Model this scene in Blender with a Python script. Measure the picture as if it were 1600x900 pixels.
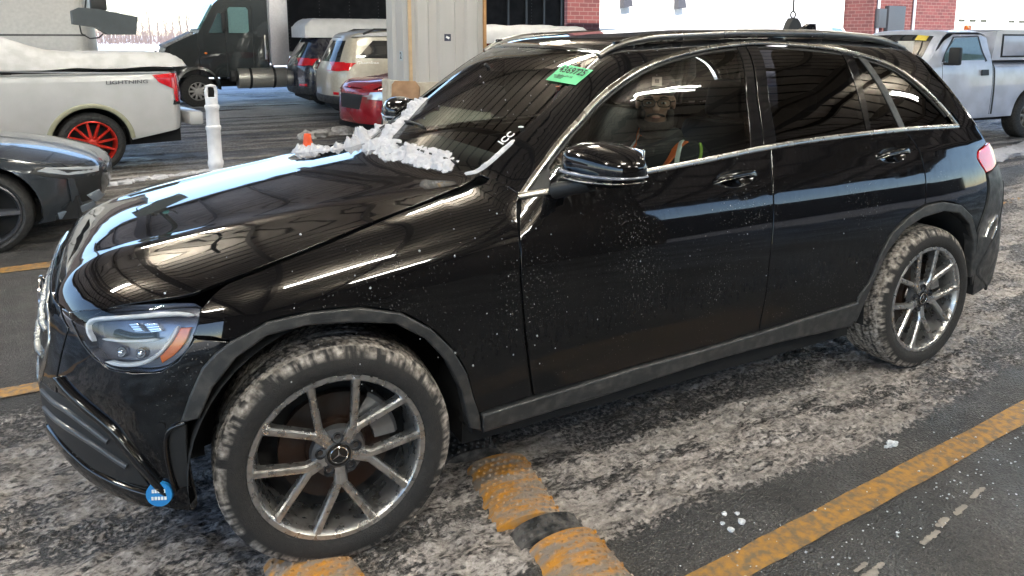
import bpy, bmesh, math, random
import numpy as np
from mathutils import Vector, Matrix
from mathutils.geometry import delaunay_2d_cdt
R = math.radians
for o in list(bpy.data.objects): bpy.data.objects.remove(o)
scene = bpy.context.scene
# ---------------- camera
CAMP = (-0.4956, -3.0142, 1.6272)
cd = bpy.data.cameras.new('camera'); cam = bpy.data.objects.new('camera', cd)
scene.collection.objects.link(cam); scene.camera = cam
YAW, PIT, ROL = 1.06205, -0.164865, 0.004386
fw = Vector((math.cos(YAW)*math.cos(PIT), math.sin(YAW)*math.cos(PIT), math.sin(PIT)))
rt = fw.cross(Vector((0,0,1))).normalized(); up = rt.cross(fw)
r2_ = rt*math.cos(ROL)+up*math.sin(ROL); u2_ = up*math.cos(ROL)-rt*math.sin(ROL)
cam.matrix_world = Matrix(((r2_.x,u2_.x,-fw.x,CAMP[0]),(r2_.y,u2_.y,-fw.y,CAMP[1]),(r2_.z,u2_.z,-fw.z,CAMP[2]),(0,0,0,1)))
cd.sensor_width = 36; cd.lens = 36*1157.7/1600
cd.shift_x = (800-835.07)/1600; cd.shift_y = (247.88-450)/1600
cd.clip_start = .05; cd.clip_end = 2000
# ---------------- world, sun, exposure
SUN_EL, SUN_DIR = R(42), R(75)          # light travels towards azimuth SUN_DIR (ccw from +x)
w = bpy.data.worlds.new('World'); scene.world = w; w.use_nodes = True
nt = w.node_tree; bg = nt.nodes['Background']
sky = nt.nodes.new('ShaderNodeTexSky'); sky.sky_type = 'NISHITA'; sky.sun_disc = False
sky.sun_elevation = SUN_EL; sky.air_density = 1.0; sky.dust_density = .3; sky.ozone_density = 2.5
sx, sy = -math.cos(SUN_DIR), -math.sin(SUN_DIR)   # direction towards the sun
sky.sun_rotation = math.atan2(sx, sy)
nt.links.new(sky.outputs[0], bg.inputs[0]); bg.inputs[1].default_value = 0.10
sd = bpy.data.lights.new('sun', 'SUN'); sd.energy = 3.2; sd.angle = R(.5); sd.color = (1, .95, .88)
sun = bpy.data.objects.new('sun', sd); scene.collection.objects.link(sun)
sun.rotation_euler = Vector((-sx*math.cos(SUN_EL), -sy*math.cos(SUN_EL), -math.sin(SUN_EL))).to_track_quat('-Z','Y').to_euler()
scene.view_settings.view_transform = 'Standard'; scene.view_settings.look = 'None'
scene.view_settings.exposure = 2.2; scene.view_settings.gamma = 1
scene.view_settings.use_curve_mapping = False

# ---------------- helpers
COL = scene.collection
def tag(o, label=None, cat=None, group=None, kind=None):
    if label: o['label'] = label
    if cat: o['category'] = cat
    if group: o['group'] = group
    if kind: o['kind'] = kind
    return o
def thing(name, label, cat, loc=(0,0,0), rz=0, group=None, scale=1):
    o = bpy.data.objects.new(name, None); COL.objects.link(o); o.empty_display_size = .2
    o.location = loc; o.rotation_euler = (0,0,rz); o.scale = (scale,)*3
    return tag(o, label, cat, group)
def link(name, me, m, parent=None, label=None):
    o = bpy.data.objects.new(name, me); COL.objects.link(o)
    if m is not None and not me.materials: me.materials.append(m)
    if parent: o.parent = parent
    if label: o['label'] = label
    return o
def copy_tree(o, parent=None):
    c = o.copy(); COL.objects.link(c)
    if parent: c.parent = parent
    for ch in list(o.children): copy_tree(ch, c)
    return c
def smooth(me, ang=None):
    me.polygons.foreach_set('use_smooth', [True]*len(me.polygons))
    if ang is not None:
        bm = bmesh.new(); bm.from_mesh(me)
        for e in bm.edges:
            if len(e.link_faces)==2 and e.calc_face_angle(0) > ang: e.smooth = False
        bm.to_mesh(me); bm.free()
def fromdata(name, V, Fc, m, parent=None, sm=None, label=None):
    me = bpy.data.meshes.new(name); me.from_pydata([tuple(map(float,v)) for v in V], [], [tuple(map(int,f)) for f in Fc]); me.update()
    if sm is not None: smooth(me, sm)
    return link(name, me, m, parent, label)
class MB:
    "collects primitives and links them as one mesh"
    def __init__(s): s.bm = bmesh.new()
    def box(s, c, size, rot=None, bev=0, seg=2):
        r = bmesh.ops.create_cube(s.bm, size=1); vs = r['verts']
        for v in vs: v.co = Vector((v.co.x*size[0], v.co.y*size[1], v.co.z*size[2]))
        if bev:
            es = list({e for v in vs for e in v.link_edges})
            g = bmesh.ops.bevel(s.bm, geom=es, offset=bev, segments=seg, affect='EDGES', profile=.5)
            vs = list({v for f in g['faces'] for v in f.verts} | {v for v in vs if v.is_valid})
        M = Matrix.Translation(c) @ (Matrix.Rotation(rot[0],4,rot[1]) if rot else Matrix.Identity(4))
        bmesh.ops.transform(s.bm, matrix=M, verts=vs); return s
    def cyl(s, a, b, r1, r2=None, seg=20, caps=True):
        a, b = Vector(a), Vector(b); d = b-a; r2 = r1 if r2 is None else r2
        M = Matrix.Translation((a+b)/2) @ d.to_track_quat('Z','Y').to_matrix().to_4x4()
        bmesh.ops.create_cone(s.bm, cap_ends=caps, segments=seg, radius1=max(r1,1e-4), radius2=max(r2,1e-4), depth=d.length, matrix=M); return s
    def tube(s, pts, r, seg=10):
        pts = [Vector(p) for p in pts]; n = len(pts); rs = r if hasattr(r,'__len__') else [r]*n
        rings = []; pn = None
        for i, p in enumerate(pts):
            t = (pts[min(i+1,n-1)]-pts[max(i-1,0)]).normalized()
            if pn is None: pn = t.orthogonal().normalized()
            pn = (pn - t*pn.dot(t)).normalized(); bn = t.cross(pn)
            rings.append([s.bm.verts.new(p+(pn*math.cos(2*math.pi*k/seg)+bn*math.sin(2*math.pi*k/seg))*rs[i]) for k in range(seg)])
        for a, b in zip(rings, rings[1:]):
            for k in range(seg): s.bm.faces.new((a[k],a[(k+1)%seg],b[(k+1)%seg],b[k]))
        s.bm.faces.new(rings[0][::-1]); s.bm.faces.new(rings[-1]); return s
    def lathe(s, prof, c=(0,0,0), axis='Y', seg=48, a0=0, a1=2*math.pi):
        full = abs(a1-a0-2*math.pi) < 1e-6; n = seg if full else seg+1
        rings = []
        for k in range(n):
            a = a0+(a1-a0)*k/seg; ca, sa = math.cos(a), math.sin(a); rr = []
            for (r, h) in prof:
                p = (r*ca, h, r*sa) if axis=='Y' else (r*ca, r*sa, h)
                rr.append(s.bm.verts.new((p[0]+c[0],p[1]+c[1],p[2]+c[2])))
            rings.append(rr)
        for k in range(seg):
            a, b = rings[k], rings[(k+1)%n]
            for j in range(len(prof)-1):
                try: s.bm.faces.new((a[j],b[j],b[j+1],a[j+1]))
                except ValueError: pass
        return s
    def prism(s, poly, y0, y1, axis='y'):
        "extrude a 2-D polygon (x,z) between y0 and y1 (or (x,y) between z0,z1)"
        f = (lambda p,h:(p[0],h,p[1])) if axis=='y' else ((lambda p,h:(p[0],p[1],h)) if axis=='z' else (lambda p,h:(h,p[0],p[1])))
        a = [s.bm.verts.new(f(p,y0)) for p in poly]; b = [s.bm.verts.new(f(p,y1)) for p in poly]; n = len(poly)
        s.bm.faces.new(a); s.bm.faces.new(b[::-1])
        for i in range(n): s.bm.faces.new((a[i],b[i],b[(i+1)%n],a[(i+1)%n]))
        return s
    def blob(s, c, r, sub=2, sq=(1,1,1), nz=.25, seed=0):
        g = bmesh.ops.create_icosphere(s.bm, subdivisions=sub, radius=1)
        P = np.array([v.co[:] for v in g['verts']]); n = 1+nz*(fbm(P*1.7+seed*7.3, 3)*2-1)*1.4
        for v, k in zip(g['verts'], n): v.co = Vector((c[0]+v.co.x*r*sq[0]*k, c[1]+v.co.y*r*sq[1]*k, c[2]+v.co.z*r*sq[2]*k))
        return s
    def xform(s, M): bmesh.ops.transform(s.bm, matrix=M, verts=s.bm.verts); return s
    def build(s, name, m, parent=None, sm=R(35), label=None, bev=0):
        if bev:
            es = [e for e in s.bm.edges if len(e.link_faces)==2 and e.calc_face_angle(0)>R(30)]
            bmesh.ops.bevel(s.bm, geom=es, offset=bev, segments=2, affect='EDGES', clamp_overlap=True)
        bmesh.ops.recalc_face_normals(s.bm, faces=s.bm.faces)
        me = bpy.data.meshes.new(name); s.bm.to_mesh(me); s.bm.free()
        if sm is not None: smooth(me, sm)
        return link(name, me, m, parent, label)
# ---- noise
def _h(i, j, k):
    n = (i*374761393 + j*668265263 + k*2147483647*0 + k*1274126177) & 0xffffffff
    n = ((n ^ (n >> 13))*1274126177) & 0xffffffff
    return ((n ^ (n >> 16)) & 0xffff)/65535.
def vnoise(P):
    P = np.asarray(P, float); I = np.floor(P).astype(np.int64); f = P-I; f = f*f*(3-2*f); r = 0
    for a in (0,1):
        for b in (0,1):
            for c in (0,1):
                wgt = (f[:,0] if a else 1-f[:,0])*(f[:,1] if b else 1-f[:,1])*(f[:,2] if c else 1-f[:,2])
                r = r+wgt*_h(I[:,0]+a, I[:,1]+b, I[:,2]+c)
    return r
def fbm(P, o=4, g=.5):
    P = np.asarray(P, float); s = 0; a = 1; t = 0
    for k in range(o): s = s+a*vnoise(P*2**k+k*17.1); t += a; a *= g
    return s/t
# ---- materials
MATS = {}
def mat(name, col=(.5,.5,.5), rough=.5, metal=0, spec=.5, ior=1.5, coat=0, emit=0, nz=0, nscale=20, bump=0, bscale=60, alpha=1, col2=None, lo=.4, hi=.6, rn=0, cscale=None, stretch=None):
    if name in MATS: return MATS[name]
    m = bpy.data.materials.new(name); m.use_nodes = True; t = m.node_tree; b = t.nodes['Principled BSDF']; L = t.links.new
    b.inputs['Base Color'].default_value = (*col,1); b.inputs['Roughness'].default_value = rough; b.inputs['Metallic'].default_value = metal
    b.inputs['IOR'].default_value = ior; b.inputs['Specular IOR Level'].default_value = spec; b.inputs['Coat Weight'].default_value = coat; b.inputs['Coat Roughness'].default_value = .03
    if emit: b.inputs['Emission Color'].default_value = (*col,1); b.inputs['Emission Strength'].default_value = emit
    tc = t.nodes.new('ShaderNodeTexCoord'); mp = t.nodes.new('ShaderNodeMapping'); L(tc.outputs['Object'], mp.inputs[0])
    if stretch: mp.inputs['Scale'].default_value = stretch
    def noise(sc, det=6):
        n = t.nodes.new('ShaderNodeTexNoise'); n.inputs['Scale'].default_value = sc; n.inputs['Detail'].default_value = det; L(mp.outputs[0], n.inputs[0]); return n.outputs[0]
    if col2 is None and nz==0: nz = .08
    n = noise(cscale or nscale)
    mr = t.nodes.new('ShaderNodeMapRange'); L(n, mr.inputs[0]); mr.inputs[1].default_value = lo if col2 else .3; mr.inputs[2].default_value = hi if col2 else .7
    mx = t.nodes.new('ShaderNodeMix'); mx.data_type = 'RGBA'; L(mr.outputs[0], mx.inputs[0])
    c2 = col2 if col2 else tuple(c*(1-nz) for c in col); c1 = col if col2 else tuple(min(1,c*(1+nz)) for c in col)
    mx.inputs[6].default_value = (*c1,1); mx.inputs[7].default_value = (*c2,1)
    L(mx.outputs[2], b.inputs['Base Color'])
    if rn:
        m2 = t.nodes.new('ShaderNodeMapRange'); L(noise(nscale*.7), m2.inputs[0]); m2.inputs[1].default_value = .35; m2.inputs[2].default_value = .65
        m2.inputs[3].default_value = max(.02,rough-rn); m2.inputs[4].default_value = rough+rn; L(m2.outputs[0], b.inputs['Roughness'])
    if bump:
        bp = t.nodes.new('ShaderNodeBump'); bp.inputs['Strength'].default_value = bump; bp.inputs['Distance'].default_value = .01
        L(noise(bscale), bp.inputs['Height']); L(bp.outputs[0], b.inputs['Normal'])
    MATS[name] = m; return m
def glassmat(name, tint, rough=.0, refl=1.0, dirt=0):
    m = bpy.data.materials.new(name); m.use_nodes = True; t = m.node_tree; t.nodes.clear(); L = t.links.new
    o = t.nodes.new('ShaderNodeOutputMaterial'); mx = t.nodes.new('ShaderNodeMixShader'); tr = t.nodes.new('ShaderNodeBsdfTransparent'); g = t.nodes.new('ShaderNodeBsdfGlossy')
    fr = t.nodes.new('ShaderNodeFresnel'); fr.inputs[0].default_value = 1.55*refl
    tr.inputs[0].default_value = (*tint,1); g.inputs['Roughness'].default_value = rough
    L(fr.outputs[0], mx.inputs[0]); L(tr.outputs[0], mx.inputs[1]); L(g.outputs[0], mx.inputs[2]); L(mx.outputs[0], o.inputs[0]); MATS[name] = m
    return m
PAINT = mat('black_paint', (.0035,.0035,.0042), .035, spec=.15, ior=1.5, coat=1)
def dirty_paint():
    m = PAINT; t = m.node_tree; b = t.nodes['Principled BSDF']; L = t.links.new
    ge = t.nodes.new('ShaderNodeNewGeometry'); sp = t.nodes.new('ShaderNodeSeparateXYZ'); L(ge.outputs['Position'], sp.inputs[0])
    n = t.nodes.new('ShaderNodeTexNoise'); n.inputs['Scale'].default_value = 42; n.inputs['Detail'].default_value = 9; n.inputs['Roughness'].default_value = .75
    mp = t.nodes.new('ShaderNodeMapping'); mp.inputs['Scale'].default_value = (1.3,1,.35); L(ge.outputs['Position'], mp.inputs[0]); L(mp.outputs[0], n.inputs[0])
    h = t.nodes.new('ShaderNodeMapRange'); L(sp.outputs[2], h.inputs[0]); h.inputs[1].default_value = .80; h.inputs[2].default_value = .50; h.inputs[3].default_value = -.15; h.inputs[4].default_value = .40
    ad = t.nodes.new('ShaderNodeMath'); ad.operation = 'ADD'; L(n.outputs[0], ad.inputs[0]); L(h.outputs[0], ad.inputs[1])
    r = t.nodes.new('ShaderNodeMapRange'); hx = t.nodes.new('ShaderNodeMapRange'); L(sp.outputs[0], hx.inputs[0]); hx.inputs[1].default_value = -.35; hx.inputs[2].default_value = .35; hx.inputs[3].default_value = -.5; hx.inputs[4].default_value = 0; a2 = t.nodes.new('ShaderNodeMath'); L(ad.outputs[0], a2.inputs[0]); L(hx.outputs[0], a2.inputs[1]); L(a2.outputs[0], r.inputs[0]); r.inputs[1].default_value = .32; r.inputs[2].default_value = 1.15
    mx = t.nodes.new('ShaderNodeMix'); mx.data_type = 'RGBA'; L(r.outputs[0], mx.inputs[0]); mx.inputs[6].default_value = (.0035,.0035,.0042,1); mx.inputs[7].default_value = (.013,.0128,.0135,1)
    sk = t.nodes.new('ShaderNodeTexNoise'); sk.inputs['Scale'].default_value = 150; sk.inputs['Detail'].default_value = 3; L(ge.outputs['Position'], sk.inputs[0])
    sd_ = t.nodes.new('ShaderNodeTexNoise'); sd_.inputs['Scale'].default_value = 3.2; sd_.inputs['Detail'].default_value = 4; L(ge.outputs['Position'], sd_.inputs[0])
    q1 = t.nodes.new('ShaderNodeMapRange'); L(sd_.outputs[0], q1.inputs[0]); q1.inputs[1].default_value = .35; q1.inputs[2].default_value = .7; q1.inputs[3].default_value = -.06; q1.inputs[4].default_value = .05
    q2 = t.nodes.new('ShaderNodeMath'); L(sk.outputs[0], q2.inputs[0]); L(q1.outputs[0], q2.inputs[1])
    q3 = t.nodes.new('ShaderNodeMapRange'); L(q2.outputs[0], q3.inputs[0]); q3.inputs[1].default_value = .66; q3.inputs[2].default_value = .74; q3.inputs[4].default_value = .55
    q4 = t.nodes.new('ShaderNodeMix'); q4.data_type = 'RGBA'; L(q3.outputs[0], q4.inputs[0]); L(mx.outputs[2], q4.inputs[6]); q4.inputs[7].default_value = (.22,.215,.21,1)
    L(q4.outputs[2], b.inputs['Base Color'])
    m3 = t.nodes.new('ShaderNodeMapRange'); L(r.outputs[0], m3.inputs[0]); m3.inputs[3].default_value = .03; m3.inputs[4].default_value = .62; L(m3.outputs[0], b.inputs['Roughness']); m5 = t.nodes.new('ShaderNodeMapRange'); L(r.outputs[0], m5.inputs[0]); m5.inputs[2].default_value = .7; m5.inputs[3].default_value = .15; m5.inputs[4].default_value = .08; L(m5.outputs[0], b.inputs['Specular IOR Level'])
    m4 = t.nodes.new('ShaderNodeMapRange'); L(r.outputs[0], m4.inputs[0]); m4.inputs[3].default_value = 1; m4.inputs[4].default_value = .06; L(m4.outputs[0], b.inputs['Coat Weight'])
    # slight unevenness of the clear coat
    bp = t.nodes.new('ShaderNodeBump'); bp.inputs['Strength'].default_value = .035; bp.inputs['Distance'].default_value = .02
    n2 = t.nodes.new('ShaderNodeTexNoise'); n2.inputs['Scale'].default_value = 3.5; n2.inputs['Detail'].default_value = 2; L(ge.outputs['Position'], n2.inputs[0]); L(n2.outputs[0], bp.inputs['Height'])
    L(bp.outputs[0], b.inputs['Normal']); L(bp.outputs[0], b.inputs['Coat Normal'])
dirty_paint()
GLOSSBLK = mat('gloss_black', (.006,.006,.007), .08, spec=.6)
TRIM = mat('grey_trim', (.025,.026,.028), .45, rn=.15, nscale=30, col2=(.065,.062,.06), lo=.45, hi=.75, bump=.15, bscale=300)
DARK = mat('dark_plastic', (.012,.012,.013), .55)
UNDER = mat('underbody', (.01,.01,.011), .9)
RAILM = mat('rail_metal', (.24,.23,.22), .28, 1, rn=.05, nscale=4)
CHROME = mat('satin_chrome', (.44,.42,.39), .27, 1, rn=.06, nscale=15)
CHR2 = mat('bright_chrome', (.8,.8,.82), .06, 1)
WHITEPL = mat('light_guide', (.92,.93,.95), .25)
AMBER = mat('amber_lens', (.95,.20,.02), .2, coat=.5)
REDL = mat('red_lens', (.55,.006,.012), .1, coat=1)
RUBBER = mat('rubber', (.018,.017,.017), .75, rn=.15, col2=(.04,.037,.034), lo=.4, hi=.8, nscale=40, bump=.3, bscale=200)
SNOW = mat('snow', (.49,.485,.52), .6, nscale=30, nz=.12, bump=.5, bscale=80)
SNOWD = mat('dirty_snow', (.55,.54,.54), .75, col2=(.30,.28,.27), nscale=12, bump=.6, bscale=70)
GLASS_F = glassmat('clear_glass', (.70,.76,.74), refl=1.08)
GLASS_W = glassmat('windscreen_glass', (.60,.66,.62), refl=1.35)
GLASS_R = glassmat('privacy_glass', (.05,.05,.055), refl=1.1)
GLASS_L = glassmat('lens_glass', (.93,.94,.96), refl=.95)
WHT = mat('white_print', (.8,.8,.8), .5)

def _pchip(X,Y):
    X=np.array(X,float);Y=np.array(Y,float);h=np.diff(X);d=np.diff(Y)/h
    m=np.zeros(len(X));m[0]=d[0];m[-1]=d[-1]
    for i in range(1,len(X)-1):
        if d[i-1]*d[i]>0:
            w1=2*h[i]+h[i-1];w2=h[i]+2*h[i-1];m[i]=(w1+w2)/(w1/d[i-1]+w2/d[i])
    def f(x):
        x=np.clip(x,X[0],X[-1]);i=np.clip(np.searchsorted(X,x)-1,0,len(X)-2)
        t=(x-X[i])/h[i];t2=t*t;t3=t2*t
        return (2*t3-3*t2+1)*Y[i]+(t3-2*t2+t)*h[i]*m[i]+(-2*t3+3*t2)*Y[i+1]+(t3-t2)*h[i]*m[i+1]
    return f
def smax(a,b,k):
    h=np.maximum(k-np.abs(a-b),0)/k
    return np.maximum(a,b)+h*h*k/4
def smin(a,b,k): return -smax(-a,-b,k)
_W=_pchip([.0,.2,.3,.42,.6,.75,.86,.95,1.02,1.08,1.14,1.2,1.3,1.4,1.5,1.6,1.8],[.83,.885,.915,.93,.940,.940,.932,.915,.893,.872,.851,.83,.785,.735,.675,.60,.42])
_wx=_pchip([-.9,-.4,0,.5,1.0,2.0,2.6,2.9,3.2,3.5,3.8],[.03,.006,.0,.004,.008,.008,.002,.0,.01,.045,.13])
_wxu=_pchip([.0,1.0,2.2,2.8,3.2,3.6],[.0,.0,.0,.02,.05,.12])
def W(x,z):
    # scoop in the lower door
    sc=.012*np.exp(-((z-.45)/.13)**2)*np.exp(-((x-1.4)/.8)**4)
    up=np.clip((z-1.1)/.4,0,1)
    return _W(z)-_wx(x)-sc-up*_wxu(x)
_hc=_pchip([-.9,-.82,-.75,-.65,-.5,-.2,0,.3,.6,1],[.80,.87,.91,.945,.975,1.03,1.062,1.105,1.14,1.16])
def hood(x,y):
    a=np.abs(y)
    bulge=.012*np.exp(-((a-.42-.18*np.clip(x+.7,0,1.3))/.07)**2)*np.clip((x+.8)/.3,0,1)
    return _hc(x)-.035*(a/.8)**2-.03*(a/.8)**5+bulge*.6
def ws(x,y):
    a=np.abs(y)
    return 1.13+.74*(x-.44-.15*(a/.6)**2)-.10*np.clip(x-.44,0,2)**2+.03*np.clip(x-.44,0,2)
_rf=_pchip([1.0,1.3,1.6,2.0,2.4,2.8,3.2,3.5],[1.565,1.625,1.65,1.668,1.668,1.65,1.605,1.55])
def roof(x,y):
    a=np.abs(y); return _rf(x)-.035*(a/.6)**2-.02*(a/.6)**5
_rr=_pchip([.2,.35,.5,.7,.85,1.0,1.1,1.2,1.4,1.6,1.75],[3.66,3.78,3.80,3.78,3.77,3.72,3.67,3.60,3.44,3.27,3.13])
def rearx(y,z):
    a=np.abs(y)
    return _rr(z)-.06*(a/.6)**2-.18*np.clip(a-.6,0,1)**2*6
_px=_pchip([0,.2,.4,.55,.68,.78,.86,.92,1.0],[.0,.003,.016,.057,.120,.195,.29,.41,.67])
_vx=_pchip([.15,.25,.4,.55,.62,.70,.78,.86,.93,1.0],[.12,.06,.034,.020,.020,.032,.052,.080,.13,.22])
def frontx(y,z): return -.82+_px(np.abs(y))+_vx(z)
def F(P):
    x,y,z=P[...,0],P[...,1],P[...,2]
    s=np.abs(y)-W(x,z)
    top=smin(ws(x,y),roof(x,y),.06)
    tall=z-top
    green=smax(s*.9,tall,.10)
    green=smax(green,.8*(x-rearx(y,z)),.10)
    hd=z-hood(x,y)
    low=smax(s,hd,.13)
    low=smax(low,.8*(frontx(y,z)-x),.10)
    low=np.where(x>1.15,10.,low)
    kk=.001+.05*np.clip((z-1.03)/.08,0,1)
    hh=np.maximum(kk-np.abs(low-green),0)/kk
    f=np.minimum(low,green)-hh*hh*kk/4
    f=np.where(x<.2,low,f)
    return f
def grad(P,e=1e-3):
    g=np.stack([F(P+d)-F(P-d) for d in np.eye(3)*e],-1)
    return g/(np.linalg.norm(g,axis=-1,keepdims=True)+1e-12)
def march(O,D,t0,t1,n=260,off=0.):
    "first hit of F=off along O+tD; vectorised"
    O=np.broadcast_to(O,D.shape) if O.shape!=D.shape else O
    D=np.broadcast_to(D,O.shape)
    N=len(O);res=np.full(N,np.nan);prev=np.full(N,t0,float);done=np.zeros(N,bool)
    lo=np.full(N,np.nan);hi=np.full(N,np.nan)
    for t in np.linspace(t0,t1,n):
        f=F(O+D*t)-off
        hit=(f<0)&~done
        lo[hit]=prev[hit];hi[hit]=t;done|=hit
        prev[~done]=t
    for _ in range(22):
        m=(lo+hi)/2;f=F(O+D*m[:,None])-off
        ins=f<0;hi=np.where(ins,m,hi);lo=np.where(ins,lo,m)
    return O+D*((lo+hi)/2)[:,None]
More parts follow.
